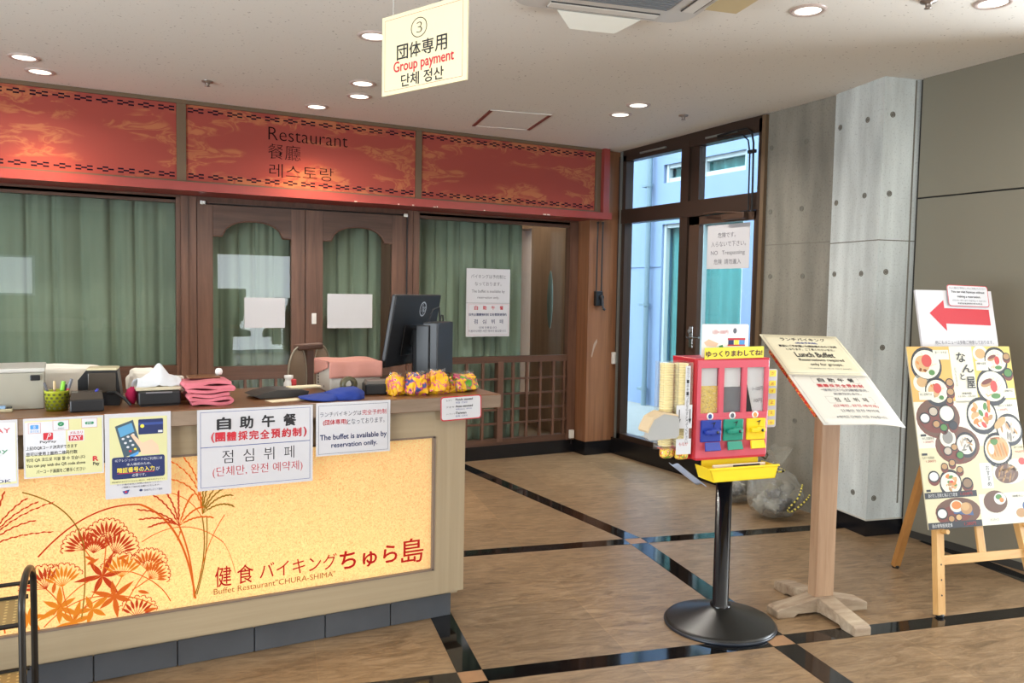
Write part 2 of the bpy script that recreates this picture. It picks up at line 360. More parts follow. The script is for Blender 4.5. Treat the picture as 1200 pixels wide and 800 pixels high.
GREYM = mat('grey_aluminium', (150, 156, 152), .35, .6)
BASE = mat('black_base_stone', (22, 22, 25), .25)
BLK = mat('black_plastic', (24, 24, 27), .38)
BLKM = mat('black_matte', (20, 20, 22), .7)
RED = mat('red_painted_beam', (146, 60, 54), .42, var=.06)
FRM = mat('olive_brown_trim', (104, 84, 62), .5)
PAPER = mat('white_paper', (206, 206, 210), .7)
LAM = mat('laminated_paper', (198, 196, 200), .22, spec=.6)
CREAM = mat('cream_sheet', (246, 240, 214), .5)
INK = mat('black_ink', (30, 28, 32), .6); INKR = mat('red_ink', (190, 40, 52), .6); INKB = mat('blue_ink', (52, 72, 138), .6)
INKG = mat('grey_ink', (92, 94, 104), .6); INKN = mat('navy_ink', (32, 44, 92), .6); YEL = mat('yellow_print', (236, 214, 70), .6)
WHITE = mat('white_plastic', (236, 234, 230), .4)
CHROME = mat('chrome', (200, 200, 200), .18, 1.)
GLASS = glass('window_glass'); CLEAR = glass('clear_acrylic', (.985, .985, .985), .02, 1.4, .05)
GREEN_C = mat('sage_curtain', (136, 144, 128), .9, var=.04, scale=(30, 30, 4))

# ------------------------------------------------------------------ the room
struct(B().box(-4.2, 8.2, -6.2, 6.9, -.12, 0).obj('floor', stone_floor()))
b = B(); b.box(-4.2, 8.2, 6.9, 12, -.14, -.02)
struct(b.obj('ground', mat('courtyard_paving', (120, 122, 122), .8, var=.08)))
cm = ceiling_mat()
b = B(); y0, y1 = -6.2, 6.9
b.add([(-4.2, y0, zc(y0)), (8.2, y0, zc(y0)), (8.2, 2.3, zc(2.3)), (4.9, 2.3, zc(2.3)), (4.9, y1, zc(y1)), (-4.2, y1, zc(y1))] +
      [(-4.2, y0, zc(y0)+.15), (8.2, y0, zc(y0)+.15), (8.2, 2.3, zc(2.3)+.15), (4.9, 2.3, zc(2.3)+.15), (4.9, y1, zc(y1)+.15), (-4.2, y1, zc(y1)+.15)],
      [(0, 5, 4, 3, 2, 1), (6, 7, 8, 9, 10, 11)]+[(i, (i+1) % 6, (i+1) % 6+6, i+6) for i in range(6)])
struct(b.obj('ceiling', cm))
# polished black strips in the floor, and the small stone squares where they cross
BST = mat('polished_black_strip', (14, 14, 15), .06, spec=.6)
SQ = mat('brown_crossing_stone', (156, 118, 84), .4, var=.12, scale=(14, 14, 14))
b = B(); h = .0012
US = [(.694, .797), (2.06, 2.173)]; VS = [(2.98, 3.078), (4.447, 4.55)]
def strip(u0, u1, v0, v1, m=0): b.slab([uv(u0, v0)[:2], uv(u1, v0)[:2], uv(u1, v1)[:2], uv(u0, v1)[:2]], .0, h, m)
for v0, v1 in VS:
    for a_, c_ in ((-2.0, .694), (.797, 2.06), (2.173, 3.86)): strip(a_, c_, v0, v1)
    for a_, c_ in US: strip(a_+.004, c_-.004, v0+.004, v1-.004, 1)
for u0, u1 in US:
    strip(u0, u1, -2.5, 2.98); strip(u0, u1, 3.078, 4.447)
strip(3.84, 3.95, 1.0, 4.1)
strip(.694, .797, 4.55, 5.6)
p0 = uv(2.06, 4.55); p1 = uv(2.173, 4.55)
b.slab([p0[:2], p1[:2], (3.03, 6.45), (2.925, 6.45)], 0, h, 0)
struct(b.obj('trim_1', [BST, SQ]))
# shell behind and beside the camera
PLA = mat('plain_plaster', (176, 170, 158), .8)
b = B(); b.box(-4.2, -1.5, -6.2, -6, 0, 3); b.box(-1.5, -.5, -6.2, -6, 0, 1.25); b.box(-1.5, -.5, -6.2, -6, 2.05, 3)
b.box(-.5, 2.95, -6.2, -6, 0, 3); b.box(2.95, 4.55, -6.2, -6, 2.2, 3); b.box(4.55, 8.2, -6.2, -6, 0, 3)
struct(b.obj('wall_rear', PLA))
b = B(); b.box(-4.2, -4, -6, -2.0, 0, 3); b.box(-4.2, -4, 3.2, 6.9, 0, 2.85); b.box(-4.2, -4, -2.0, 3.2, 2.3, 2.85)
struct(b.obj('wall_left', PLA))
b = B(); b.box(8, 8.2, -6, -.9, 0, 3); b.box(8, 8.2, -.9, 2.3, 2.7, 3); b.box(4.9, 8.2, 2.3, 2.45, 0, 2.87)
struct(b.obj('wall_entrance', PLA))
# restaurant front: wall above, posts, panes
b = B(); b.box(-4, 4.56, 6.46, 6.75, 2.12, 2.84); b.box(-4, .86, 6.48, 6.62, 0, .84)
struct(b.obj('wall_back', wood('brown_panelling', (98, 62, 44), (72, 44, 30), 'z', 20)))
FR = [WD, WDX]
def pane(name, parent, x0, x1, z0, z1, y, poly=None):
    bb = B()
    if poly: bb.prism(poly, y, y+.006)
    else: bb.box(x0, x1, y, y+.006, z0, z1)
    return bb.obj(name, GLASS, parent)
# left curtained window
b = B(); b.box(-4, .734, 6.46, 6.53, .84, .915, 1); b.box(-4, .734, 6.46, 6.53, 2.10, 2.14, 1); b.box(.722, .752, 6.452, 6.53, .84, 2.14)
b.box(.752, .80, 6.435, 6.56, 0, 2.15); b.box(.80, .86, 6.45, 6.56, 0, 2.15); b.box(-1.45, -1.33, 6.44, 6.55, .84, 2.15)
w1 = struct(b.obj('window_1', FR)); pane('glass', w1, -3.99, .722, .915, 2.10, 6.495)
# arched double doors
def door(name, x0, x1, gx0, gx1):
    bb = B(); y0, y1 = 6.46, 6.505
    zt, zb, zs = 2.125, .895, 1.873; xc = (gx0+gx1)/2; sh = .065
    bb.bbox(x0, gx0, y0, y1, .03, zt, .004, 0); bb.bbox(gx1, x1, y0, y1, .03, zt, .004, 0)
    arch = [(gx0, zs), (gx0+sh, zs)]
    for k in range(1, 21):
        t = k/20; x = gx0+sh+(gx1-gx0-2*sh)*t
        s_ = abs(2*t-1); arch.append((x, zs+.118*(math.sqrt(max(0, 1-s_**2.4)))**1.15))
    arch += [(gx1-sh, zs), (gx1, zs)]
    # head rail in strips so the curved edge stays clean
    for (xa, za), (xb, zb_) in zip(arch, arch[1:]):
        if xb-xa > 1e-5: bb.prism([(xa, za), (xb, zb_), (xb, zt), (xa, zt)], y0+.002, y1-.002, 1)
    bb.tube([(x, y0+.001, z) for x, z in arch], .006, 0, 6)
    bb.box(gx0, gx1, y0+.002, y1-.002, .79, zb, 1); bb.box(gx0, gx1, y0+.002, y1-.002, .03, .18, 1)
    n = 5
    for k in range(1, n): x = gx0+(gx1-gx0)*k/n; bb.box(x-.01, x+.01, y0+.01, y1-.01, .18, .79, 0)
    for z in (.38, .58): bb.box(gx0, gx1, y0+.012, y1-.012, z-.009, z+.009, 1)
    d = struct(bb.obj(name, FR))
    pane('glass', d, gx0-.005, gx1+.005, .15, 2.02, 6.484)
    return d
d1 = door('door_1', .864, 1.664, .978, 1.556); d2 = door('door_2', 1.668, 2.515, 1.806, 2.38)
B().bbox(1.715, 1.752, 6.452, 6.462, 1.215, 1.30, .003).obj('lock_plate', WHITE, d2)
b = B(); b.box(2.515, 2.56, 6.45, 6.55, 0, 2.15); b.box(2.56, 2.615, 6.44, 6.55, 0, 2.15)
b.box(.86, 2.515, 6.47, 6.55, 2.125, 2.15, 1)
# right window with the lattice below
b.box(2.615, 4.20, 6.46, 6.53, .862, .918, 1); b.box(2.615, 4.20, 6.46, 6.53, 2.095, 2.14, 1); b.box(4.11, 4.20, 6.45, 6.53, .12, 2.14)
b.box(2.615, 4.20, 6.46, 6.53, .122, .178, 1)
b.box(3.385, 3.44, 6.455, 6.53, .15, .87)
for x in (2.78, 2.93, 3.08, 3.24, 3.545, 3.69, 3.83, 3.97, 4.085): b.box(x-.011, x+.011, 6.462, 6.49, .17, .87)
for z in (.715, .58, .44, .315): b.box(2.615, 4.12, 6.466, 6.486, z-.009, z+.009, 1)
w2 = struct(b.obj('window_2', FR)); pane('glass', w2, 2.615, 4.115, .17, 2.10, 6.50)
struct(B().box(2.52, 4.20, 6.455, 6.56, 0, .122).obj('baseboard_back', BASE))
# wooden pillar at the corner
b = B(); b.box(4.205, 4.535, 6.275, 6.56, .125, 2.80); b.prism([(4.252, .915), (4.262, .905), (4.285, .985), (4.315, 1.045), (4.312, 1.075), (4.278, 1.03)], 6.2742, 6.2752, 1)
struct(b.obj('wall_pillar', [WP, mat('pale_scuff', (176, 152, 134), .7)]))
struct(B().box(4.198, 4.54, 6.266, 6.57, 0, .125).obj('baseboard_pillar', BASE))
# inside the restaurant
b = B(); b.box(-4, 4.7, 8.6, 8.75, 0, 2.9); b.box(-4.1, -4, 6.6, 8.6, 0, 2.9); b.box(-4, 4.7, 6.75, 8.7, 2.85, 2.95); b.box(4.56, 4.7, 7.2, 7.95, 0, 2.9); b.box(4.56, 4.7, 8.17, 8.6, 0, 2.9); b.box(4.56, 4.7, 7.95, 8.17, 0, .35); b.box(4.56, 4.7, 7.95, 8.17, 2.2, 2.9); b.box(4.56, 4.62, 6.56, 7.2, 2.1, 2.9)
struct(b.obj('wall_dining', wood('dining_panelling', (176, 140, 112), (150, 116, 92), 'z', 14)))
b = B(); b.box(-4, 4.7, 6.62, 8.6, -.02, .004); area('dining_fill', (3.95, 7.75, 2.83), (0, 0, 0), .3, .3, 11, (1, .94, .86), 'DISK', 160)  # floor slab, plus an added fill that brightens the dining wall
struct(b.obj('floor_dining', mat('dining_floor', (120, 96, 74), .4)))

# tall side window and glazed door
def wbox(b, y0, y1, z0, z1, x0=4.515, x1=4.60, m=0): b.box(x0, x1, y0, y1, z0, z1, m)
b = B()
wbox(b, 4.49, 6.26, 2.70, 2.82); wbox(b, 4.49, 6.26, 2.135, 2.262, 4.505); wbox(b, 4.49, 6.26, .15, .20)
wbox(b, 6.165, 6.215, .15, 2.75); b.box(4.50, 4.60, 6.215, 6.235, .15, 2.79, 1); wbox(b, 6.235, 6.262, .15, 2.79, 4.52)
wbox(b, 5.30, 5.395, .15, 2.75, 4.51); wbox(b, 5.20, 5.30, .15, 2.75, 4.535); wbox(b, 4.49, 4.535, .15, 2.80)
b.box(4.50, 4.60, 4.455, 4.49, 0, 2.815, 2)
w3 = struct(b.obj('window_3', [BRZ, GREYM, FRM]))
bb = B(); bb.box(4.55, 4.556, 5.37, 6.17, .19, 2.14); bb.box(4.55, 4.556, 5.37, 6.17, 2.25, 2.71); bb.box(4.55, 4.556, 4.52, 5.22, 2.25, 2.71); bb.obj('glass', GLASS, w3)
bb = B(); bb.box(4.52, 4.57, 4.535, 4.56, .2, 2.13); bb.box(4.52, 4.57, 5.165, 5.285, .2, 2.13); bb.box(4.52, 4.57, 4.535, 5.285, 2.065, 2.13); bb.box(4.52, 4.57, 4.535, 5.285, .2, .32)
d3 = struct(bb.obj('door_3', BRZ2))
B().box(4.545, 4.551, 4.55, 5.17, .31, 2.07).obj('glass', GLASS, d3)
bb = B(); bb.bbox(4.505, 4.52, 5.19, 5.235, 1.06, 1.24, .004); bb.tube([(4.50, 5.21, 1.15), (4.465, 5.21, 1.15), (4.46, 5.12, 1.15), (4.462, 5.06, 1.155)], .009); bb.tube([(4.52, 5.21, 1.20), (4.485, 5.21, 1.20)], .016)
bb.obj('door_handle', CHROME, d3)
bb = B(); bb.bbox(4.47, 4.52, 4.62, 4.86, 2.075, 2.125, .006); bb.tube([(4.48, 4.66, 2.12), (4.46, 4.9, 2.14), (4.49, 5.08, 2.14)], .008); bb.obj('door_closer', BRZ2, d3)
bb = B(); bb.box(4.50, 4.52, 5.6, 5.95, 2.735, 2.75); bb.box(4.50, 4.52, 4.75, 5.1, 2.735, 2.75)
bb.tube([(4.508, 5.62, 2.742), (4.502, 5.9, 2.742)], .008); bb.obj('latch', GREYM, w3)
struct(B().box(4.495, 4.62, 4.455, 6.275, 0, .152).obj('baseboard_side', BASE))
# concrete wall and the square concrete pillar turned with the floor
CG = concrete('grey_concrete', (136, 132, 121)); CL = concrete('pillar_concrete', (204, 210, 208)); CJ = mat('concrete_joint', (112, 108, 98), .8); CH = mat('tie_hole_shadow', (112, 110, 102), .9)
def ties(b, holes, fn, m, r=.018):
    for a_, z in holes:
        M = fn(a_, z); b.lathe([(r, 0), (r, .003), (r*.74, .003), (r*.62, -.006)], m, 16, M); b.lathe([(r*.62, .0012), (0.0005, .0012)], m+1, 16, M)
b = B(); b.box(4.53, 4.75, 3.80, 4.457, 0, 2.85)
b.box(4.529, 4.532, 3.80, 4.457, 1.866, 1.872, 1)
Mx = lambda y, z: Matrix.Translation((4.53, y, z)) @ Matrix.Rotation(R(-90), 4, 'Y')
ties(b, [(4.1, 2.57), (4.42, 2.57), (4.12, 2.11), (4.41, 2.11), (4.39, 1.64), (4.09, 1.64), (4.11, 1.13), (4.40, 1.13), (4.11, .62)], Mx, 1)
struct(b.obj('wall_concrete', [CG, CJ, CH]))
b = B(); b.box(0, .30, 0, .455, 0, 2.845); b.box(.30, .312, .02, .4, 0, 2.84)
b.box(-.001, .302, -.001, .455, 1.852, 1.858, 1)
b.bbox(.225, .235, -.004, .01, .2, 2.84, .002, 1); b.box(.27, .30, -.0015, .001, .25, 2.84, 1)
My = lambda x, z: Matrix.Translation((x, 0, z)) @ Matrix.Rotation(R(90), 4, 'X')
Ml = lambda y, z: Matrix.Translation((0, y, z)) @ Matrix.Rotation(R(-90), 4, 'Y')
ties(b, [(.065, 2.62), (.065, 2.14), (.065, 1.66), (.065, 1.19), (.05, .24)], My, 1)
ties(b, [(.14, 2.61), (.40, 2.61), (.14, 2.14), (.41, 2.12), (.14, 1.65), (.40, 1.65), (.13, .88), (.40, .83), (.13, .25)], Ml, 1)
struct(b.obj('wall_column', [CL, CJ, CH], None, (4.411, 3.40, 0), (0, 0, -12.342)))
b = B(); b.box(-.008, .31, -.008, .46, 0, .098); b.box(-.004, .304, -.004, .46, .098, .106, 1)
struct(b.obj('baseboard_column', [BASE, mat('pale_mortar', (196, 190, 178), .8)], None, (4.411, 3.40, 0), (0, 0, -12.342)))
# olive metal panels on the right
OL = mat('olive_panel', (124, 119, 104), .55, var=.02, scale=(1, 1, 1)); OLJ = mat('panel_gap', (34, 33, 30), .8)
b = B(); X = 4.655
b.box(X+.02, X+.2, 2.3, 3.7, .0, 2.87, 1)
b.box(X, X+.03, 2.3, 3.318, 2.122, 2.87, 0); b.box(X, X+.03, 2.3, 3.318, .045, 2.112, 0)
struct(b.obj('wall_right', [OL, OLJ]))
struct(B().box(X-.004, X+.03, 2.3, 3.318, .0, .045).obj('baseboard_right', mat('dark_plinth', (52, 50, 46), .5)))
# outside: pale blue building across the light well
BB = mat('pale_blue_render', (126, 146, 178), .85, var=.05, scale=(1.5, 1.5, .8)); TEAL = mat('aqua_curtain', (120, 156, 156), .8, var=.06, scale=(1, 9, .3))
b = B(); b.box(7.0, 7.2, 8.72, 12, -.2, 4.4); b.box(7.0, 7.2, 7.22, 8.72, 2.42, 2.96); b.box(7.0, 7.2, 7.22, 8.72, 3.2, 4.4)
b.box(7.0, 7.2, 2.6, 7.22, -.2, 4.4); b.box(6.99, 7.0, 8.73, 12, 1.86, 1.87)
struct(b.obj('wall_outside', BB))
b = B()
for y0_, y1_, z0_, z1_ in ((7.22, 8.72, -.1, 2.42), (7.22, 8.70, 2.96, 3.2)):
    b.box(7.04, 7.1, y0_, y1_, z1_-.05, z1_); b.box(7.04, 7.1, y0_, y1_, z0_, z0_+.06)
    for y in (y0_, y1_-.05, y0_+.72): b.box(7.03, 7.1, y, y+.045, z0_, z1_)
b.box(7.02, 7.1, 7.22, 8.72, .55, .59); b.box(7.02, 7.1, 7.22, 8.72, .30, .34)
w4 = struct(b.obj('window_4', mat('white_sash', (180, 190, 194), .5)))
bb = B(); bb.box(7.09, 7.096, 7.23, 8.71, -.1, 2.4); bb.box(7.09, 7.096, 7.23, 8.69, 2.97, 3.19); bb.obj('glass', glass('tinted_glass', (.80, .95, .95)), w4)
bb = B(); bb.grid(lambda s_, t_: (7.16+.02*math.sin(s_*52), 7.22+s_*1.5, -.15+t_*3.5), 120, 2); bb.obj('curtain', TEAL, w4)
b = B(); b.tube([(6.93, 8.93, -.1), (6.93, 8.93, 4.2)], .038)
for z in (.2, 1.35, 2.95): b.tube([(6.985, 8.93, z), (6.93, 8.93, z)], .012); b.lathe([(.046, -.02), (.046, .02)], 0, 16, Matrix.Translation((6.93, 8.93, z))); b.bbox(6.9, 6.985, 8.97, 9.06, z-.02, z+.02, .004)
tag(b.obj('downpipe', mat('grey_pipe', (108, 130, 142), .5)), 'grey vertical downpipe on the pale blue building outside the side window', 'pipe')

# ------------------------------------------------------------------ curtains
def curtain(name, x0, x1, y, label, seed, z0=.05, z1=2.13, n=9):
    rnd = random.Random(seed); ph = [rnd.uniform(0, 6) for _ in range(4)]; W = x1-x0
    def fn(s_, t_):
        x = x0+s_*W; k = 2*math.pi*n*s_
        dr = .35*(1-t_)*math.sin(3*s_*W+ph[2])
        k2 = k+1.1*math.sin(k*.31+ph[3])
        q_ = math.sin(k2+ph[0]+dr); w_ = math.copysign(abs(q_)**.6, q_)*(.75+.35*math.sin(k*.23+ph[1]))+.25*math.sin(2.7*k2+ph[1]+dr*2)
        return (x+.012*math.cos(k+ph[0]), y+.030*w_*(.7+.5*(1-t_)), z0+t_*(z1-z0))
    o = B().grid(fn, int(W*70)+20, 10).obj(name, GREEN_C); solid(o, .004)
    return tag(o, label, 'curtain', 'sage green curtains behind the restaurant front')
curtain('curtain', -3.9, .80, 6.64, 'long sage green curtain behind the wide window left of the doors', 1, n=27)
curtain('curtain', .88, 1.68, 6.66, 'sage green curtain behind the arched left-hand door', 2, n=6)
curtain('curtain', 1.72, 2.36, 6.66, 'sage green curtain behind the arched door beside the monitor', 3, n=5)
curtain('curtain', 2.58, 3.70, 6.63, 'sage green pleated curtain behind the notice above the lattice', 4, n=9)
b = B(); b.ball((0, 0, 0), (.02, .05, .30), 0, 3)
tag(b.obj('wall_ornament', mat('dull_green', (120, 134, 122), .7), None, (4.42, 7.3, 1.42)), 'pale green oval ornament inside the restaurant by the window edge', 'ornament')

# ------------------------------------------------------------------ printed sheets
PM = [INK, INKR, INKB, INKG, INKN, YEL, PAPER, mat('print_green', (40, 130, 84), .5), mat('print_skin', (226, 188, 160), .6),
      mat('print_sky', (88, 150, 190), .5), mat('print_slate', (66, 84, 96), .5), mat('print_pale_yellow', (206, 202, 152), .5), mat('print_light_blue', (74, 146, 210), .5)]
K, RD, BL, GR, NV, YL, WT_, GN, SK, SKY, SL, PY, LB = range(13)
class Sheet:
    def __init__(s, w, h): s.w = w; s.h = h; s.t = B(); s.p = B(); s.zt = .0009; s.zp = .0004
    def T(s, txt, x0, x1, yt, yb, c=K, bold=0., **kw): put_text(s.t, txt, x0*s.w, x1*s.w, s.h*(1-yb), s.h*(1-yt), s.zt, c, bold, **kw)
    def box(s, x0, x1, yt, yb, c, dz=0.): rect(s.p, x0*s.w, x1*s.w, s.h*(1-yb), s.h*(1-yt), s.zp+dz, c)
    def rbox(s, x0, x1, yt, yb, r, c, dz=0.): s.p.flat(rrect(x0*s.w, x1*s.w, s.h*(1-yb), s.h*(1-yt), r), s.zp+dz, c)
    def line(s, x0, x1, yt, yb, t, c, dz=0.): outline(s.p, x0*s.w, x1*s.w, s.h*(1-yb), s.h*(1-yt), t, s.zp+dz, c)
    def poly(s, pts, c, dz=0.): s.p.flat([(x*s.w, s.h*(1-y)) for x, y in pts], s.zp+dz, c)
    def disc(s, x, y, rx, ry, c, dz=0., rot=0.): s.p.disc(x*s.w, s.h*(1-y), rx*s.w, ry*s.w, s.zp+dz, c, 24, None, rot)
    def make(s, name, label, cat, m, loc, rot, th=.0015, group=None, parent=None, r=0, mats=None):
        bb = B(); bb.slab(rrect(0, s.w, 0, s.h, r) if r else [(0, 0), (s.w, 0), (s.w, s.h), (0, s.h)], -th, 0)
        o = bb.obj(name, m, parent, loc, rot)
        if cat: tag(o, label, cat, group)
        if s.p.v: s.p.obj('printed_picture', mats or PM, o)
        if s.t.v: s.t.obj('lettering', mats or PM, o)
        return o

# ------------------------------------------------------------------ red panels above the doors
FM = fascia_mat(); NAVY = mat('navy_woven_mark', (30, 20, 34), .9, spec=.1)
def motif(b, x, z, y, kind, s=.115):
    d = .0150; hh = .0052; a = s/6
    def bar(cx, cz): b.box(x+cx-a*1.02, x+cx+a*1.02, y-.0006, y, z+cz-hh, z+cz+hh)
    if kind: bar(-2*a, d*.75); bar(-2*a, -d*.75); bar(0, 0); bar(2*a, d*.75); bar(2*a, -d*.75)
    else: bar(-2*a, 0); bar(0, d*.8); bar(0, -d*.8); bar(2*a, 0)
def fascia(x0, x1, label, first, n, letters=False):
    b = B(); b.box(0, x1-x0, 0, .03, 0, .53); o = b.obj('sign_panel', FM, None, (x0, 6.25, 2.24)); tag(o, label, 'sign panel', 'red patterned panels over the doors')
    b = B(); st = (x1-x0)/n
    for k in range(n):
        for z in (.492, .036): motif(b, st*(k+.5), z, -.0004, (k+first) % 2, min(.104, st*.80))
    b.obj('border_pattern', NAVY, o)
    if letters:
        b = B()
        put_text(b, 'Restaurant', 1.337-x0, 1.935-x0, .342, .436, 0, 0, -.012); put_text(b, '餐廳', 1.335-x0, 1.572-x0, .205, .316, 0, 0, -.01); put_text(b, '레스토랑', 1.343-x0, 1.826-x0, .072, .172, 0, 0, -.01)
        b.v = [(x, -.003, y) for x, y, z in b.v]; b.obj('lettering', mat('dark_sign_letters', (34, 20, 20), .9, spec=.1), o)
fascia(-2.62, .706, 'long red patterned panel at the left, beside the panel with the restaurant name', 0, 26)
fascia(.768, 2.494, 'red patterned panel reading Restaurant above the arched doors', 1, 13, True)
fascia(2.545, 4.232, 'red patterned panel without words above the lattice window', 1, 14)
b = B(); b.box(-4, 4.29, 6.232, 6.46, 2.768, 2.81); b.box(-4, 4.29, 6.238, 6.46, 2.216, 2.240)
for x0, x1 in ((-2.68, -2.62), (.706, .768), (2.494, 2.545), (4.232, 4.29)): b.box(x0, x1, 6.236, 6.46, 2.23, 2.78)
b.box(-4, 4.232, 6.29, 6.46, 2.22, 2.79)
struct(b.obj('trim_2', FRM))
b = B(); b.box(-4, 4.336, 6.12, 6.46, 2.157, 2.216); b.box(4.29, 4.352, 6.19, 6.46, 2.216, 2.80)
rnd = random.Random(3)
for x in (2.30, 2.42, 2.60, 2.63, 3.05, 3.62, 3.66, 1.95): b.box(x, x+rnd.uniform(.008, .03), 6.1194, 6.121, 2.157, 2.157+rnd.uniform(.006, .014), 1)
struct(b.obj('trim_3', [RED, mat('chipped_paint', (214, 196, 186), .8)]))

# ------------------------------------------------------------------ counter
cnt = thing('reception_counter', 'taupe reception counter with glowing washi panel of red grasses and red lettering', 'counter', (0, 0, 0))
XL = -2.2
b = B(); y0 = 3.335
b.box(1.436, 1.586, y0, 3.80, .135, .966); b.box(XL, 1.436, y0, y0+.05, .135, .252, 1); b.box(XL, 1.436, y0, y0+.05, .850, .966, 1)
b.box(XL, 1.586, 3.74, 3.80, .1, .966); b.box(XL, 1.586, 3.40, 3.78, .10, .14)
b.box(XL-.02, XL+.02, y0, 3.8, .1, .966)
b.obj('body', [WG, WGX], cnt)
b = B(); t = .012
b.box(XL, 1.436, y0-.004, y0+.02, .246, .254); b.box(1.428, 1.440, y0-.004, y0+.02, .246, .852); b.box(XL, 1.436, y0-.004, y0+.02, .846, .854)
b.obj('panel_trim', mat('dark_taupe_trim', (120, 102, 88), .5), cnt)
B().box(XL, 1.432, y0+.012, y0+.016, .252, .850).obj('light_panel', lightbox_mat(), cnt)
b = B(); b.box(XL, 1.55, 3.405, 3.70, 0, .102)
x = 1.53
b2 = B()
x = 1.553
for i in range(14):
    b2.bbox(x-.292, x-.002, 3.395, 3.41, .002, .104, .001); x -= .295
b2.box(XL, 1.555, 3.41, 3.70, 0, .104)
b2.obj('kickboard', mat('slate_grey_tile', (74, 76, 80), .4, var=.15, scale=(5, 5, 5)), cnt)
bb = B(); bb.box(XL, 1.43, y0+.17, y0+.175, .25, .86); bb.obj('lamp_housing', mat('white_housing', (240, 240, 240), .8), cnt)
la = area('counter_lamp', (-.4, y0+.13, .272), (62, 0, 0), 3.5, .03, 9, (1.0, .93, .74)); la.rotation_euler = (R(-140), 0, 0)
# grasses and flowers printed on the panel
OR = emit('backlit_orange', (232, 112, 44), 1.15); VM = emit('backlit_vermilion', (214, 74, 40), 1.05); OLV = emit('backlit_olive', (170, 126, 44), 1.0); AMB = emit('backlit_amber', (238, 140, 46), 1.2)
g = B(); zq = 0
def leaf(g, x, y, L, wd, ang, m=0):
    c, s_ = math.cos(ang), math.sin(ang); pts = []
    for k in range(9):
        t = k/8; pts.append((t*L, wd/2*math.sin(math.pi*min(1, t**.8))))
    pl = pts+[(a_, -b_) for a_, b_ in pts[-2:0:-1]]
    g.flat([(x+a_*c-b_*s_, y+a_*s_+b_*c) for a_, b_ in pl], 0, m)
def arcline(g, p0, p1, p2, w0, m=0, w1=None): n = 18; stroke(g, bez(p0, p1, p2, n), [w0+((w1 or w0)-w0)*i/n for i in range(n+1)], 0, m)
def plume(g, p0, p1, p2, m=0):
    pts = bez(p0, p1, p2, 16); stroke(g, pts, .0022, 0, m)
    for i in range(3, 17):
        a_ = math.atan2(pts[i][1]-pts[i-1][1], pts[i][0]-pts[i-1][0]); leaf(g, pts[i-1][0], pts[i-1][1], .017, .0058, a_+(.14 if i % 2 else -.14), m)
def umbel(g, x, y, r, ang, m, spread=1.5, n=9):
    for k in range(n):
        a_ = ang+spread*(k/(n-1)-.5)*1.25; rr = r*(.82+.18*math.cos((k/(n-1)-.5)*2))
        stroke(g, [(x, y), (x+rr*math.cos(a_), y+rr*math.sin(a_))], .0018, 0, m)
        leaf(g, x+rr*.45*math.cos(a_), y+rr*.45*math.sin(a_), rr*.6, .010, a_, m)
        cx_, cy_ = x+rr*1.06*math.cos(a_), y+rr*1.06*math.sin(a_)
        for j in range(5):
            a2 = a_-1.3+2.6*j/4; g.disc(cx_+.009*math.cos(a2), cy_+.009*math.sin(a2), .0026, .0026, 0, 1, 6)
def star(g, x, y, m, L=.085, n=6, a0=.3):
    for k in range(n): a_ = a0+2*math.pi*k/n; leaf(g, x, y, L*(1 if k % 2 else .75), .019, a_, m)
# left plume tuft
for q in ((-.02, .75, -.06), (.03, .74, -.04), (.09, .74, -.02), (-.06, .76, -.10), (.02, .66, 0)):
    pass
for tx, ty in ((-.195, .765), (-.125, .738), (-.09, .722), (-.04, .716), (-.10, .655), (-.045, .607)):
    plume(g, (-.262, .555), (-.215, .5*(ty+.555)+.035), (tx, ty), 1)
for tx, ty in ((-.42, .74), (-.36, .76), (-.30, .78), (-.47, .66), (-.46, .60)): plume(g, (-.262, .555), (-.31, .5*(ty+.555)+.04), (tx, ty), 1)
arcline(g, (-.262, .56), (-.22, .42), (-.20, .26), .005, 0)
arcline(g, (-.14, .76), (.02, .70), (.05, .55), .0045, 2); arcline(g, (.05, .55), (.062, .42), (.04, .27), .0045, 2)
arcline(g, (-.095, .52), (.06, .70), (.24, .675), .0055, 1); arcline(g, (.24, .675), (.40, .60), (.435, .28), .0075, 0)
# right tufts
for tx, ty, kx in ((.262, .722, .34), (.232, .655, .32), (.238, .617, .33), (.272, .584, .34), (.318, .728, .36), (.376, .706, .375), (.425, .69, .40), (.462, .64, .42), (.50, .595, .43)):
    plume(g, (.378, .575), (kx, .5*(ty+.575)+.03), (tx, ty), 1 if tx < .4 else 0)
arcline(g, (.378, .575), (.425, .45), (.43, .285), .006, 0); arcline(g, (.378, .55), (.39, .57), (.37, .52), .004, 0)
for tx, ty, kx in ((.335, .84, .46), (.338, .765, .46), (.395, .84, .46), (.555, .742, .49), (.565, .712, .50), (.572, .676, .51), (.577, .632, .52), (.47, .76, .465), (.50, .76, .475)):
    plume(g, (.462, .612), (kx, .5*(ty+.612)+.04), (tx, ty), 2 if tx > .45 else 0)
arcline(g, (.462, .60), (.485, .45), (.432, .29), .0045, 2); arcline(g, (.478, .60), (.488, .46), (.44, .295), .004, 2); arcline(g, (.545, .60), (.47, .49), (.445, .33), .003, 0)
arcline(g, (.325, .715), (.42, .69), (.46, .60), .003, 0); arcline(g, (.245, .53), (.40, .63), (.54, .49), .003, 0); arcline(g, (.54, .49), (.57, .44), (.585, .36), .0016, 0)
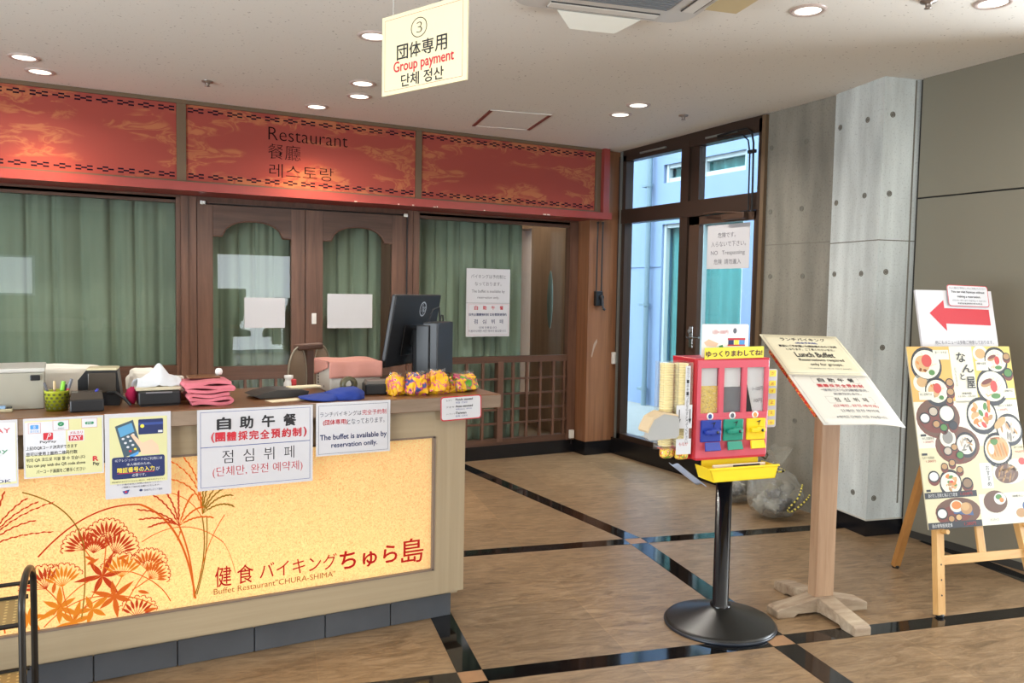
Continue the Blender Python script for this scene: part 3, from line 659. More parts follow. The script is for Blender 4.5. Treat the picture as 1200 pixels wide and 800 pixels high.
# flower umbels and their leaves
for x, y, r, a_, m, in ((.055, .525, .072, 2.1, 1), (.125, .545, .078, 1.55, 1), (.082, .51, .062, 1.4, 1), (.15, .50, .08, 1.05, 1), (-.02, .40, .075, 1.6, 3), (-.07, .40, .08, 2.1, 1), (.175, .405, .082, 1.5, 3), (.262, .42, .072, 1.35, 0), (.27, .385, .066, .75, 0)): umbel(g, x, y, r, a_, m)
for p0, p1, p2 in (((.125, .545), (.118, .46), (.112, .42)), ((.055, .525), (.085, .48), (.085, .44)), ((.112, .42), (.07, .32), (.012, .27)), ((.15, .50), (.12, .47), (.115, .45)), ((-.02, .40), (-.01, .32), (.012, .27)),
                   ((.175, .405), (.15, .36), (.13, .335)), ((.262, .42), (.215, .36), (.175, .275)), ((.27, .385), (.23, .36), (.21, .35)), ((-.08, .26), (.02, .37), (.13, .338)), ((.012, .27), (.06, .33), (.13, .34)),
                   ((-.05, .30), (.06, .46), (.21, .42)), ((.21, .42), (.31, .37), (.345, .285)), ((.13, .345), (.22, .33), (.285, .28)), ((-.09, .42), (-.03, .36), (.0, .27))): arcline(g, p0, p1, p2, .0036, 0)
star(g, .11, .42, 1, .095, 6, .1); star(g, .15, .335, 0, .085, 6, -.4); star(g, -.03, .325, 3, .08, 6, .5); star(g, .015, .262, 3, .085, 6, .25); star(g, .075, .30, 3, .075, 5, -.6); star(g, -.13, .30, 3, .075, 6, .1)
for x, y, a_ in ((.09, .48, 2.6), (.16, .475, .3), (.20, .45, 2.3), (.23, .345, -.4), (-.05, .38, 1.4), (.06, .47, .4)): leaf(g, x, y, .045, .013, a_, 0)
umbel(g, .225, .245, .07, 1.4, 1, 1.7, 8); leaf(g, .25, .262, .05, .014, .1, 0)
for x in (-.55, -.9, -1.3): umbel(g, x, .42, .08, 1.5, 1); arcline(g, (x, .42), (x+.02, .34), (x-.03, .26), .004, 0); star(g, x-.03, .30, 3)
g.v = [(x, y0+.0112-.0004*0, y) for x, y, z in g.v]
g.obj('grass_artwork', [OR, VM, OLV, AMB], cnt)
b = B()
put_text(b, '健', .508, .57, .312, .393, 0, 0, .004); put_text(b, '食', .592, .655, .312, .388, 0, 0, .004)
put_text(b, 'バイキング', .680, .998, .318, .385, 0, 0, 0); put_text(b, 'ちゅら', 1.012, 1.268, .305, .385, 0, 0, .012); put_text(b, '島', 1.288, 1.392, .292, .402, 0, 0, .004)
put_text(b, 'Buffet Restaurant"CHURA-SHIMA"', .503, .992, .284, .308, 0, 1, -.004)
b.v = [(x, y0+.0108, y) for x, y, z in b.v]
b.obj('lettering', [emit('backlit_red', (206, 44, 40), 1.0), emit('backlit_brown', (176, 100, 44), .9)], cnt)
# worktop
b = B(); b.bbox(XL, 1.748, 3.302, 3.92, .969, 1.031, .004, 0); b.box(XL+.01, 1.744, 3.2995, 3.303, .972, 1.027, 1); b.box(1.746, 1.7495, 3.305, 3.915, .972, 1.027, 1)
tag(b.obj('worktop', [WT, WE]), 'brown wooden worktop with worn front edge along the reception counter', 'worktop')
# papers taped to the front edge
YP = 3.2965
P90 = (90, 0, 0)
s = Sheet(.21, .235)
s.box(.02, .98, .05, .95, PY); s.rbox(.55, .97, .04, .92, .004, WT_, .0001); s.T('PAY', .62, .9, .12, .19, RD); s.T('Pay', .6, .86, .42, .50, GN); s.T('OK', .68, .9, .88, .93, NV); s.T('決済', .1, .45, .3, .4, GR)
s.make('notice', 'laminated cream payment notice cut off at the left end of the counter edge', 'notice', LAM, (-.358, YP, .793), P90)
s = Sheet(.250, .211)
s.rbox(.02, .98, .04, .98, .003, PY)
s.rbox(.02, .52, .06, .62, .006, WT_, .00005); s.box(.02, .98, .62, .97, PY, .0001)
for x0, x1, y0_, y1_, c in ((.06, .21, .08, .25, LB), (.36, .56, .05, .22, GN), (.72, .92, .04, .2, GN)):
    s.box(x0, x1, y0_, y1_, WT_, .0002); s.line(x0, x1, y0_, y1_, .0008, RD, .00025)
s.rbox(.085, .185, .11, .18, .003, LB, .0003); s.T('支', .115, .155, .115, .175, WT_); s.T('支付宝', .08, .19, .195, .235, LB)
s.disc(.46, .115, .04, .032, GN, .0003); s.T('✓', .445, .475, .10, .13, WT_); s.T('微信支付', .42, .5, .175, .205, GR)
s.rbox(.765, .875, .10, .145, .004, GN, .0003); s.T('pay', .79, .85, .108, .138, WT_)
s.box(.20, .40, .24, .44, WT_, .0002); s.rbox(.24, .36, .25, .37, .003, RD, .0003); s.T('P', .28, .32, .26, .36, WT_, 0, shear=.3); s.T('PayPay', .2, .4, .38, .43, K, .01)
s.box(.54, .75, .23, .42, WT_, .0002); s.box(.555, .735, .32, .41, RD, .0003); s.T('PAY', .58, .71, .335, .395, WT_, .02); s.T('ﾒﾙｶﾘ', .57, .73, .25, .30, RD)
for i, (t_, c) in enumerate((('上記のQRコード決済ができます', K), ('您可以使用上面的二维码付款', K), ('위의 QR 코드로 지불 할 수 있습니다', GR), ('You can pay with the QR code above', K), ('バーコード画面をご提示ください', K))):
    s.T(t_, .03+(.12 if i == 4 else 0), .66+(.1 if i in (2, 3, 4) else 0), .465+.1*i, .53+.1*i, K, .008)
s.T('R', .86, .925, .70, .78, RD, .03); s.T('Pay', .86, .94, .80, .87, K, .02)
s.make('notice', 'laminated pale yellow notice of mobile payment marks on the counter edge', 'notice', LAM, (-.131, YP, .817), P90)
s = Sheet(.223, .313)
s.box(.07, .94, .05, .83, PY)
s.poly([(.15, .15), (.42, .08), (.56, .46), (.28, .52)], SL, .0001); s.poly([(.19, .17), (.40, .115), (.44, .22), (.23, .28)], SKY, .0002)
for i in range(4):
    for j in range(3): s.disc(.27+.075*j+.035*i, .30-.022*j+.05*i, .022, .018, WT_ if i < 3 else (RD, YL, GN)[j], .0002)
s.poly([(.36, .50), (.50, .455), (.50, .49), (.38, .535)], LB, .0002)
s.rbox(.5, .88, .08, .26, .004, NV, .0001); s.box(.5, .88, .12, .15, BL, .0002); s.disc(.56, .16, .03, .03, YL, .0003); s.box(.80, .87, .22, .245, WT_, .0003)
s.poly([(.38, .26), (.42, .25), (.56, .36), (.70, .32), (.80, .40), (.82, .50), (.55, .50), (.52, .42)], SK, .0004)
s.rbox(.10, .90, .515, .775, .009, NV, .0002)
s.T('ICクレジットカードのご利用には', .15, .86, .535, .57, WT_); s.T('本人確認のため、', .32, .69, .59, .622, WT_); s.T('暗証番号の入力', .18, .74, .64, .70, YL, .012); s.T('が', .76, .82, .655, .70, WT_); s.T('必要です。', .40, .61, .72, .755, WT_)
s.box(.18, .74, .705, .712, RD, .0004)
for i, t_ in enumerate(('暗証番号がおわかりにならない場合は、お客さまのクレジット', 'カード発行会社にお問い合わせください。', 'ご理解とご協力をお願いいたします。')): s.T(t_, .10+.07*i, .90-.04*i, .795+.035*i, .815+.035*i, K)
s.poly([(.25, .92), (.36, .905), (.33, .955), (.28, .955)], BL, .0001); s.disc(.305, .93, .02, .016, RD, .0002); s.disc(.53, .925, .025, .02, NV, .0001); s.T('日本クレジット協会', .58, .86, .915, .94, NV)
s.make('notice', 'laminated card payment poster with navy box and card terminal picture', 'notice', LAM, (.1225, YP, .717), P90)
s = Sheet(.443, .313)
s.line(.025, .975, .03, .965, .0016, BL); s.box(.025, .975, .462, .470, BL)
for i, ch in enumerate('自助午餐'): s.T(ch, .165+.19*i, .275+.19*i, .105, .255, K, .022)
s.T('(', .115, .14, .285, .41, RD, .014); s.T(')', .915, .94, .285, .41, RD, .02)
for i, ch in enumerate('團體採完全預約制'): s.T(ch, .15+.095*i, .228+.095*i, .29, .40, RD, .022)
for i, ch in enumerate('점심뷔페'): s.T(ch, .205+.178*i, .295+.178*i, .515, .675, K, -.01)
s.T('(단체만, 완전 예약제)', .125, .905, .715, .855, RD, -.01)
s.make('notice', 'large laminated notice with blue frame and black and red buffet lettering', 'notice', LAM, (.4385, YP, .7145), P90)
s = Sheet(.318, .219)
s.line(.03, .97, .05, .965, .0014, SL); s.T('ランチバイキングは', .05, .60, .17, .265, GR); s.T('完全予約制', .61, .945, .165, .265, RD)
s.T('(団体専用)', .09, .41, .32, .43, RD, .01); s.T('となっております。', .41, .92, .325, .43, GR); s.T('The buffet is available by', .05, .95, .60, .73, NV, .012); s.T('reservation onlly.', .20, .82, .76, .88, NV, .012)
s.make('notice', 'laminated notice reading The buffet is available by reservation onlly', 'notice', LAM, (.895, YP, .812), P90)
s = Sheet(.200, .108)
s.rbox(.0, 1, .0, 1, .014, 1); s.rbox(.025, .975, .045, .955, .011, WT_, .0001)
for i, (a_, c, d) in enumerate((('もずく', 'Mozuku seaweed', '海蕴  큰실말'), ('アオサ', 'Aosa seaweed', '海菜(Aosa)  홑파래'), ('シークヮーサー', 'Taiwan', '香檬  시콰사'))):
    s.T(a_, .13, .27+.06*i, .13+.28*i, .20+.28*i, K); s.T(c, .36, .36+.42-.16*(i == 2), .10+.28*i, .19+.28*i, K, .02); s.T(d, .36, .65+.1*(i == 1), .235+.28*i, .31+.28*i, BL)
s.make('notice', 'small red-edged card listing seaweed at the right end of the worktop edge', 'notice', LAM, (1.447, YP, .923), (90, -1.2, 0), .0012, r=.014)

# ------------------------------------------------------------------ notices on glass
s = Sheet(.431, .598)
s.box(0, 1, .503, .507, GR); s.T('バイキングは予約制と', .1, .9, .085, .145, GR); s.T('なっております。', .19, .8, .195, .25, GR); s.T('The buffet is available by', .12, .88, .31, .365, GR); s.T('reservation only.', .25, .75, .405, .45, GR)
s.line(.05, .97, .52, .975, .0012, RD)
for i, ch in enumerate('自助午餐'): s.T(ch, .185+.195*i, .265+.195*i, .545, .605, RD, .012)
s.T('採完全團體預約制 如有需要請預約', .06, .93, .655, .695, NV, .012)
for i, ch in enumerate('점심뷔페'): s.T(ch, .18+.195*i, .265+.195*i, .745, .81, NV)
s.T('단체 전용입니다', .30, .70, .85, .885, NV); s.T('이용하시려면 사전 예약이 필요합니다.', .06, .93, .90, .935, NV)
s.make('notice', 'white reservation notice in two halves on the glass above the lattice', 'notice', PAPER, (3.08, 6.4965, 1.096), P90)
def blank(name, label, x0, x1, z0, z1):
    rnd = random.Random(x0); tag(B().grid(lambda a_, c_: (x0+a_*(x1-x0), 6.478-.004+.003*mnoise.noise((a_*4, c_*3, x0)), z0+c_*(z1-z0)), 12, 8).obj(name, PAPER), label, 'paper')
blank('paper_sheet', 'blank white paper sheet taped on the arched left-hand door glass', 1.205, 1.511, 1.185, 1.418)
blank('paper_sheet', 'blank white paper sheet taped on the arched door glass beside the monitor', 1.845, 2.22, 1.180, 1.455)
s = Sheet(.466, .345)
for t_, x0, x1, yt in (('危険です。', .26, .68, .18), ('入らないで下さい。', .1, .92, .38), ('NO   Trespassing', .1, .9, .59), ('危険  請勿進入', .18, .82, .78)): s.T(t_, x0, x1, yt, yt+.12, GR)
s.make('notice', 'white No Trespassing notice on the glazed side door', 'notice', PAPER, (4.542, 5.085, 1.705), (90, 0, -90))

# ------------------------------------------------------------------ ceiling fittings
RING = mat('downlight_ring', (196, 178, 170), .35); REFL = mat('downlight_reflector', (240, 236, 228), .3); LENS = emit('downlight_lens', (255, 248, 232), 3.2)
DL = []
def downlight(x, y, label, power, col=(1, .93, .84), spread=150):
    z = zc(y); t = thing('downlight', label, 'ceiling light', (x, y, z), group='recessed ceiling downlights')
    if not DL:
        b = B(); b.lathe([(.060, .004), (.062, -.006), (.078, -.008), (.086, .001), (.086, .006)], 0, 40); o1 = b.obj('trim_ring', RING, t)
        b = B(); b.lathe([(.0005, -.0012), (.045, -.0016), (.061, -.003)], 0, 40); o2 = b.obj('lens', LENS, t); DL.append((o1, o2))
    else:
        for o in DL[0]: c = o.copy(); COL.objects.link(c); c.parent = t
    a_ = area('downlight_lamp', (x, y, z-.012), (0, 0, 0), .10, .10, power, col, 'DISK', spread)
    return t
P0 = 13.5
downlight(-.185, 5.635, 'left pair of downlights, the one farther from the red panel', P0)
downlight(-.11, 5.93, 'left pair of downlights, the one close to the red panel', P0*.68, (1, .62, .32), 84)
downlight(1.615, 5.955, 'single downlight close to the panel reading Restaurant', P0*.68, (1, .62, .32), 84)
downlight(1.785, 5.507, 'middle pair of downlights, the one nearer the Restaurant panel', P0)
downlight(1.701, 5.179, 'middle pair of downlights, the one nearer the hanging sign', P0)
downlight(1.453, 4.245, 'downlight partly hidden behind the hanging Group payment sign', P0)
downlight(3.626, 5.041, 'pair of downlights before the side window, the one nearer the hatch', P0)
downlight(3.565, 4.744, 'pair of downlights before the side window, the one farther from the hatch', P0)
downlight(3.12, 2.845, 'large single downlight between the air conditioner and concrete pillar', P0*.36)
downlight(3.774, 2.354, 'downlight above the easel at the picture edge, beyond the sprinkler', P0*.36)
# added fill lamps at the ceiling, unseen, to brighten the whole room
for x, y, p_ in ((-1.6, 4.6, 15), (-1.6, 2.0, 7), (.4, 1.4, 7), (2.2, .6, 8), (3.9, .3, 10), (.4, -1.6, 8), (3.2, -2.2, 10)): area('unseen_fill_lamp', (x, y, zc(y)-.015), (0, 0, 0), .3, .3, p_, (1, .94, .86), 'DISK', 160)
def sprinkler(x, y, label):
    z = zc(y); b = B(); b.lathe([(.036, .002), (.034, -.008), (.014, -.012), (.012, -.03), (.018, -.034), (.0005, -.036)], 0, 20)
    tag(b.obj('sprinkler_head', mat('dull_nickel', (150, 140, 132), .35, .7), None, (x, y, z)), label, 'sprinkler', 'ceiling sprinkler heads')
sprinkler(.824, 5.636, 'sprinkler head in the ceiling above the left end of the Restaurant panel')
sprinkler(4.042, 4.826, 'small sprinkler head in the ceiling before the side window')
sprinkler(3.5, 2.488, 'sprinkler head in the ceiling near the easel')
# ceiling hatch
th = thing('access_hatch', 'square ceiling access hatch with two red-brown edges', 'ceiling hatch', (3.02, 5.62, zc(5.62)), (-1, 0, -12.342))
hw, hh = .235, .275
B().bbox(-hw, hw, -hh, hh, -.004, .01, .002).obj('panel', cm, th)
b = B(); 
for sx in (-1, 1): b.box(sx*hw-.022 if sx > 0 else -hw-.004, hw+.004 if sx > 0 else -hw+.022, -hh, hh, -.0075, -.003, 0)
for sy in (-1, 1): b.box(-hw, hw, sy*hh-.006, sy*hh+.006, -.0075, -.003, 1)
b.obj('frame', [mat('red_brown_tape', (128, 66, 58), .6), mat('hatch_white', (222, 216, 208), .6)], th)
# air conditioner
ac = thing('air_conditioner', 'ceiling cassette air conditioner at the top edge with a white draught flap', 'air conditioner', (2.144, 2.876, zc(2.876)-.006), (-1, 0, -12.342))
ACW = mat('ac_grey_white', (196, 192, 186), .4); ACG = mat('ac_grille', (120, 122, 124), .5)
b = B(); b.slab(rrect(-.46, .46, -.46, .46, .12, 8), -.012, -.001); b.slab(rrect(-.44, .44, -.44, .44, .11, 8), -.030, -.012); b.obj('panel', ACW, ac)
b = B(); b.slab(rrect(-.28, .28, -.28, .28, .03, 4), -.036, -.029)
for k in range(22): y = -.26+k*.0248; b.box(-.265, .265, y-.004, y+.004, -.042, -.036)
b.obj('grille', ACG, ac)
for k in range(4):
    M = Matrix.Rotation(R(90*k), 4, 'Z'); b = B(); b.bbox(-.27, .27, .345, .405, -.037, -.029, .004, 0, M); b.box(-.27, .27, .340, .345, -.035, -.028, 1, M); b.box(-.27, .27, .405, .409, -.035, -.028, 1, M)
    b.obj('louver', [mat('ac_louver', (212, 208, 200), .4), mat('ac_slot', (60, 58, 56), .6)], ac)
    b = B(); pts = [(-.21, .43, -.035), (.21, .43, -.035), (.12, .535, -.075), (-.11, .535, -.075)]
    b.add(pts, [(0, 1, 2, 3)], 0, False, M); o = b.obj('draught_flap', mat('white_acrylic', (234, 234, 224), .35) if k in (0, 2) else mat('beige_acrylic', (206, 190, 150), .4), ac); solid(o, .004)
# hanging sign
s = Sheet(.384, .256); CRM = mat('sign_cream', (226, 212, 172), .5)
s.line(.035, .955, .05, .95, .0012, RD)
s.T('③', .36, .55, .115, .36, K, -.012)
for i, ch in enumerate('団体専用'): s.T(ch, .19+.152*i, .325+.152*i, .40, .585, K, .008)
s.T('Group payment', .15, .86, .60, .77, RD, .012)
s.T('단체 정산', .245, .745, .775, .93, K, .008)
e_ = Vector((math.sin(R(158)), math.cos(R(158)), 0))
o = s.make('hanging_sign', 'cream hanging sign with a circled 3 and red Group payment lettering', 'sign', CRM, (.9425, 2.667, 2.141), (90, 0, -68), .006)
for x in (.05, .334): B().tube([(x, .25, -.003), (x, zc(2.5)-2.141-.002, -.003)], .0012, 0, 6).obj('string', mat('clear_string', (190, 190, 186), .4), o)

# ------------------------------------------------------------------ fittings on the restaurant front
cd = thing('door_cord', 'black cord stretched over the arched doors between two metal brackets', 'cord', (0, 0, 0))
B().tube([(.90, 6.447, 2.105), (2.50, 6.440, 2.112), (2.503, 6.440, 2.09), (2.503, 6.44, 1.2)], .0055, 0, 8).obj('cord_run', BLK, cd)
for x in (.905, 2.49): B().bbox(x-.02, x+.02, 6.432, 6.461, 2.095, 2.128, .004).obj('bracket', CHROME, cd)
ck = thing('blind_crank', 'black blind crank with two rods on the wooden corner pillar', 'blind crank', (4.31, 6.262, 1.38))
b = B(); b.bbox(-.045, .03, -.03, .013, 0, .135, .006); b.lathe([(.02, 0), (.022, .014), (.0005, .018)], 0, 16, Matrix.Translation((.01, -.03, .08)) @ Matrix.Rotation(R(90), 4, 'X')); b.obj('housing', BLK, ck)
b = B(); b.tube([(.012, -.045, .08), (.018, -.052, -.02)], .009, 0); b.tube([(.016, -.052, -.02), (.036, -.056, -.035)], .012, 0); b.obj('handle', mat('crank_handle', (70, 70, 74), .3, .4), ck)
for x in (-.028, .026):
    b = B(); b.tube([(x, -.005, .13), (x-.004, -.012, .76)], .006, 0, 8); b.lathe([(.010, 0), (.012, .012), (.007, .02)], 0, 12, Matrix.Translation((x-.004, -.012, .745))); b.obj('rod', BLK, ck)
b = B(); b.bbox(4.475, 4.525, 6.245, 6.274, .84, .95, .006); b.tube([(4.515, 6.262, .95), (4.517, 6.268, 2.75)], .004, 1, 6)
tag(b.obj('wall_switch', [WHITE, BLK]), 'white surface switch box beside the corner of the wooden pillar', 'switch')
b = B(); b.bbox(4.135, 4.185, 6.425, 6.449, .135, .215, .005); b.tube([(4.16, 6.44, .136), (4.16, 6.445, .08)], .004, 1, 6)
tag(b.obj('wall_outlet', [WHITE, BLK]), 'small white socket box at the foot of the lattice by the pillar', 'socket')
b = B(); b.tube([(4.492, 4.95, 2.735), (4.488, 4.75, 2.745), (4.486, 4.63, 2.74), (4.484, 4.575, 2.70), (4.484, 4.555, 2.62), (4.484, 4.55, 2.3), (4.484, 4.55, 2.12)], .0075, 0, 8)
b.tube([(4.492, 4.95, 2.715), (4.488, 4.8, 2.71), (4.486, 4.67, 2.70), (4.484, 4.61, 2.65), (4.484, 4.59, 2.55), (4.484, 4.587, 2.12)], .006, 0, 8); b.bbox(4.474, 4.50, 4.535, 4.605, 2.55, 2.575, .003)
tag(b.obj('black_cable', BLKM), 'black cables bent down the frame above the glazed side door', 'cable')

# ------------------------------------------------------------------ things on the worktop
WZ = 1.031
RG = mat('register_metal', (176, 172, 158), .35, .35, var=.05, scale=(3, 3, 3))
t = thing('cash_register', 'silver metal register box with black latch at the left end of the counter', 'cash register', (-.32, 3.52, WZ))
b = B(); b.bbox(-.1, .25, 0, .26, 0, .138, .004); b.obj('body', RG, t); b = B(); b.bbox(-.104, .254, -.006, .262, .138, .154, .004); b.obj('lid', mat('register_lid', (206, 204, 198), .3, .3), t)
b = B(); b.bbox(.205, .238, -.012, .002, .108, .128, .003); b.obj('latch', BLK, t)
b = B(); b.bbox(0, .05, 0, .03, 0, .012, .003, 0); b.bbox(.0, .028, .004, .026, .012, .022, .002, 1); b.bbox(.030, .048, .004, .026, .012, .018, .002, 2)
tag(b.obj('clip_box', [mat('beige_tray', (196, 184, 150), .5), mat('pale_blue_box', (150, 184, 220), .5), mat('dark_clip', (60, 62, 60), .4)], None, (-.22, 3.47, WZ)), 'tiny tray of clips before the silver register box', 'clip tray')
# pen basket
t = thing('pen_basket', 'yellow-green perforated pen basket beside the silver register box', 'pen holder', (-.028, 3.46, WZ))
LIME = mat('lime_plastic', (164, 170, 40), .4); DK = mat('basket_hole', (70, 74, 24), .8)
b = B(); b.lathe([(.0005, .002), (.035, .002), (.036, .0), (.0415, .072), (.0425, .075), (.040, .075), (.036, .004), (.0005, .004)], 0, 28)
for r_ in range(5):
    for k in range(14):
        a_ = 2*math.pi*(k+.5*(r_ % 2))/14; rr = .0366+.0056*((.012+.0125*r_)/.074)
        M = Matrix.Translation((rr*math.cos(a_), rr*math.sin(a_), .012+.0125*r_)) @ Matrix.Rotation(a_, 4, 'Z') @ Matrix.Rotation(R(90), 4, 'Y')
        b.disc(0, 0, .0045, .0055, .0012, 1, 8, M)
b.obj('basket', [LIME, DK], t)
def pen(label, dx, dy, top, r, m, cap=None):
    o = thing('pen', label, 'pen', (-.028+dx, 3.46+dy, WZ+.006), group='pens in the lime basket'); tx, ty, tz = top
    b = B(); b.tube([(0, 0, 0), (tx*.97, ty*.97, tz*.97), (tx, ty, tz)], [r, r, r*.6], 0, 8); b.obj('barrel', m, o)
    if cap: b = B(); b.tube([(tx*.70, ty*.7, tz*.7), (tx*1.02, ty*1.02, tz*1.02)], [r*1.25, r*1.1], 0, 8); b.obj('pen_cap', cap, o)
pen('black pen leaning left out of the lime basket', -.01, 0, (-.030, -.01, .098), .004, BLK, mat('pen_grey', (90, 90, 96), .4))
pen('pinkish pencil standing in the lime basket', -.006, .01, (-.002, .005, .10), .004, mat('pink_pen', (190, 140, 140), .5), mat('pencil_tip', (230, 200, 160), .5))
pen('bright green marker in the lime basket', .006, -.004, (.016, .0, .100), .0065, mat('green_pen', (110, 180, 40), .4), mat('green_cap', (130, 200, 50), .4))
pen('navy pen beside the green marker in the basket', .012, .006, (.018, .006, .088), .005, mat('navy_pen', (34, 40, 80), .4))
pen('red pen with grey clip leaning right in the basket', .014, -.004, (.034, -.006, .108), .005, mat('red_pen', (200, 40, 46), .4), mat('clip_grey', (110, 110, 116), .3))
# card terminals
SMK = mat('smoked_plastic', (70, 62, 54), .25)
t = thing('card_terminal', 'larger black card terminal standing behind the small black box', 'card terminal', (.12, 3.56, WZ), (0, 0, -8))
b = B(); b.prism([(-.075, 0), (.07, 0), (.075, .03), (.062, .135), (-.045, .14), (-.075, .10)], -.03, .07); b.obj('body', BLK, t)
b = B(); b.bbox(-.04, .058, -.036, -.029, .05, .128, .003); b.obj('screen', SMK, t); b = B(); b.bbox(-.045, .062, -.034, .07, .137, .146, .003); b.obj('top_cover', mat('beige_cover', (208, 196, 160), .4), t)
b = B(); b.tube([(.03, -.04, .05), (.06, -.07, .055), (.09, -.09, .035), (.115, -.1, .008)], .006, 0, 8); b.obj('cord', BLK, t)
t = thing('card_reader', 'small black box with smoky lid at the counter edge beside the pen basket', 'card reader', (.0685, 3.405, WZ), (0, 0, 0))
b = B(); b.bbox(-.056, .056, -.035, .035, 0, .046, .005); b.obj('body', BLK, t); b = B(); b.prism([(-.054, .046), (.054, .046), (.05, .073), (-.05, .073)], -.034, .034); b.obj('lid', SMK, t)
b = B(); b.tube([(.03, -.02, .075), (.036, .0, .078)], .004); b.obj('button', mat('blue_button', (60, 70, 190), .4), t)
# white cloth heap
TOW = mat('white_cotton', (250, 245, 234), .9, bump=.1, scale=(40, 40, 40)); PNK = mat('pink_cotton', (206, 112, 124), .9, bump=.12, scale=(60, 60, 60))
def folded(name, label, cat, x0, x1, y0, y1, z0, z1, m, seed, amp=.018):
    def fn(p):
        q = Vector((math.copysign(abs(p.x)**.45, p.x), math.copysign(abs(p.y)**.5, p.y), math.copysign(abs(p.z)**.55, p.z)))
        n_ = mnoise.noise(Vector((p.x*1.6+seed, p.y*1.6, p.z*1.3)))*.5+mnoise.noise(Vector((p.x*4, p.y*4+seed, p.z*4)))*.18
        if p.z < -.2: n_ *= .2
        return q*(1+n_*amp*12)
    o = B().ball(((x0+x1)/2, (y0+y1)/2, (z0+z1)/2), ((x1-x0)/2/1.05, (y1-y0)/2, (z1-z0)/2/1.05), 0, 5, fn).obj(name, m)
    return tag(o, label, cat)
o = folded('cloth_heap', 'wide heap of white cloth behind the silver register and the card terminal', 'cloth', -.56, .20, 3.795, 3.915, WZ-.0, WZ+.138, TOW, 3.3, .02)
o = folded('towel', 'crumpled white towel between the card terminal and the tissue box', 'towel', .222, .345, 3.66, 3.79, WZ-.0, WZ+.122, TOW, 8.1, .03)
def petal(p): return (p.x+.4*mnoise.noise(p*2), p.y, p.z*(1+.3*p.x))
tag(B().ball((.228, 3.545, WZ+.034), (.022, .015, .034), 0, 3, petal).obj('fabric_flower', mat('magenta_cloth', (222, 40, 104), .7)), 'small magenta fabric flower before the crumpled white towel', 'fabric flower')
t = thing('tissue_box', 'black tissue box with a white tissue peak beside the pink towels', 'tissue box', (.322, 3.49, WZ))
b = B(); b.bbox(-.077, .077, -.05, .05, .004, .058, .006); b.box(-.07, .07, -.045, .045, 0, .006); b.obj('box', BLK, t)
b = B(); b.bbox(-.05, .045, -.054, -.047, .05, .056, .002); b.obj('label_strip', mat('grey_strip', (120, 118, 124), .4), t)
b = B(); b.bbox(-.084, .08, -.04, .055, .06, .072, .003); b.obj('lid', mat('beige_card', (206, 196, 168), .6), t)
def tis(a_, c_):
    x = -.085+.16*a_; h_ = .035+.064*math.exp(-(abs(a_-.52)/.20)**1.3)*(.6+.4*math.sin(c_*3.0))
    return (x+.01*math.sin(c_*5), -.02+c_*.075, .065+h_*math.sin(math.pi*min(max(c_, .06), .94))+.008*mnoise.noise(Vector((a_*6, c_*6, 1))))
o = B().grid(tis, 24, 16).obj('tissue', mat('tissue_white', (214, 216, 220), .8), t); solid(o, .002)
b = B(); b.lathe([(.0005, 0), (.03, 0), (.031, .004), (.031, .06), (.027, .064), (.010, .066), (.010, .062)], 0, 24)
tag(b.obj('paper_roll', mat('roll_white', (222, 216, 204), .8), None, (.40, 3.62, WZ+.033)), 'small white paper roll standing behind the tissue box', 'paper roll')
B_ = B(); B_.bbox(.355, .455, 3.575, 3.67, WZ, WZ+.033, .003); tag(B_.obj('wooden_box', WT), 'low brown box under the white paper roll', 'box')
# folded pink towels
def towel_fold(name, label, z0, x0, x1, layers, seed):
    b = B(); th_ = .0155
    pts = []
    for k in range(layers):
        xs = [x0, x1] if k % 2 == 0 else [x1, x0]
        zz = z0+th_*(k+.5)
        n = 10
        for i in range(n+1):
            f = i/n; pts.append((xs[0]+(xs[1]-xs[0])*f, zz+.0035*math.sin(f*6+seed+k)))
        if k < layers-1:
            ex = xs[1]; sg = 1 if xs[1] == x1 else -1
            for a_ in (.25, .5, .75): pts.append((ex+sg*.011*math.sin(a_*math.pi), zz+th_*a_))
    n = len(pts); t2 = .0062
    vs = []
    for i, p in enumerate(pts):
        a_ = pts[max(i-1, 0)]; c_ = pts[min(i+1, n-1)]; d = Vector((c_[0]-a_[0], c_[1]-a_[1])).normalized(); nx, nz = -d.y*t2, d.x*t2
        wob = .004*math.sin(i*.7+seed)
        for y, s_ in ((3.375+wob, 1), (3.375+wob, -1), (3.55+wob, -1), (3.55+wob, 1)): vs.append((p[0]+nx*s_, y, p[1]+nz*s_))
    fs = [(0, 1, 2, 3), tuple(4*(n-1)+k for k in (3, 2, 1, 0))]
    for i in range(n-1):
        for k in range(4): a_, c_ = i*4+k, i*4+(k+1) % 4; fs.append((a_, a_+4, c_+4, c_))
    b.add(vs, fs, 0, False); o = b.obj(name, PNK); md = o.modifiers.new('soft', 'BEVEL'); md.width = .003; md.segments = 2
    return tag(o, label, 'towel', 'folded pink towels')
towel_fold('towel', 'folded pink towel lying directly on the worktop, lower of two', WZ+.002, .432, .572, 3, 0)
towel_fold('towel', 'folded pink towel lying on top of the other pink towel', WZ+.0505, .416, .578, 3, 2)
b = B(); b.bbox(.43, .55, 3.46, 3.545, WZ+.100, WZ+.108, .002); tag(b.obj('wooden_board', WT), 'thin brown wooden board on the pink towels', 'board')
b = B(); b.lathe([(.0005, 0), (.011, .0), (.0145, .008), (.0145, .017), (.0095, .025), (.0005, .027)], 0, 20); tag(b.obj('white_knob', WHITE, None, (.553, 3.52, WZ+.108)), 'white round knob standing on the brown board over the pink towels', 'knob')
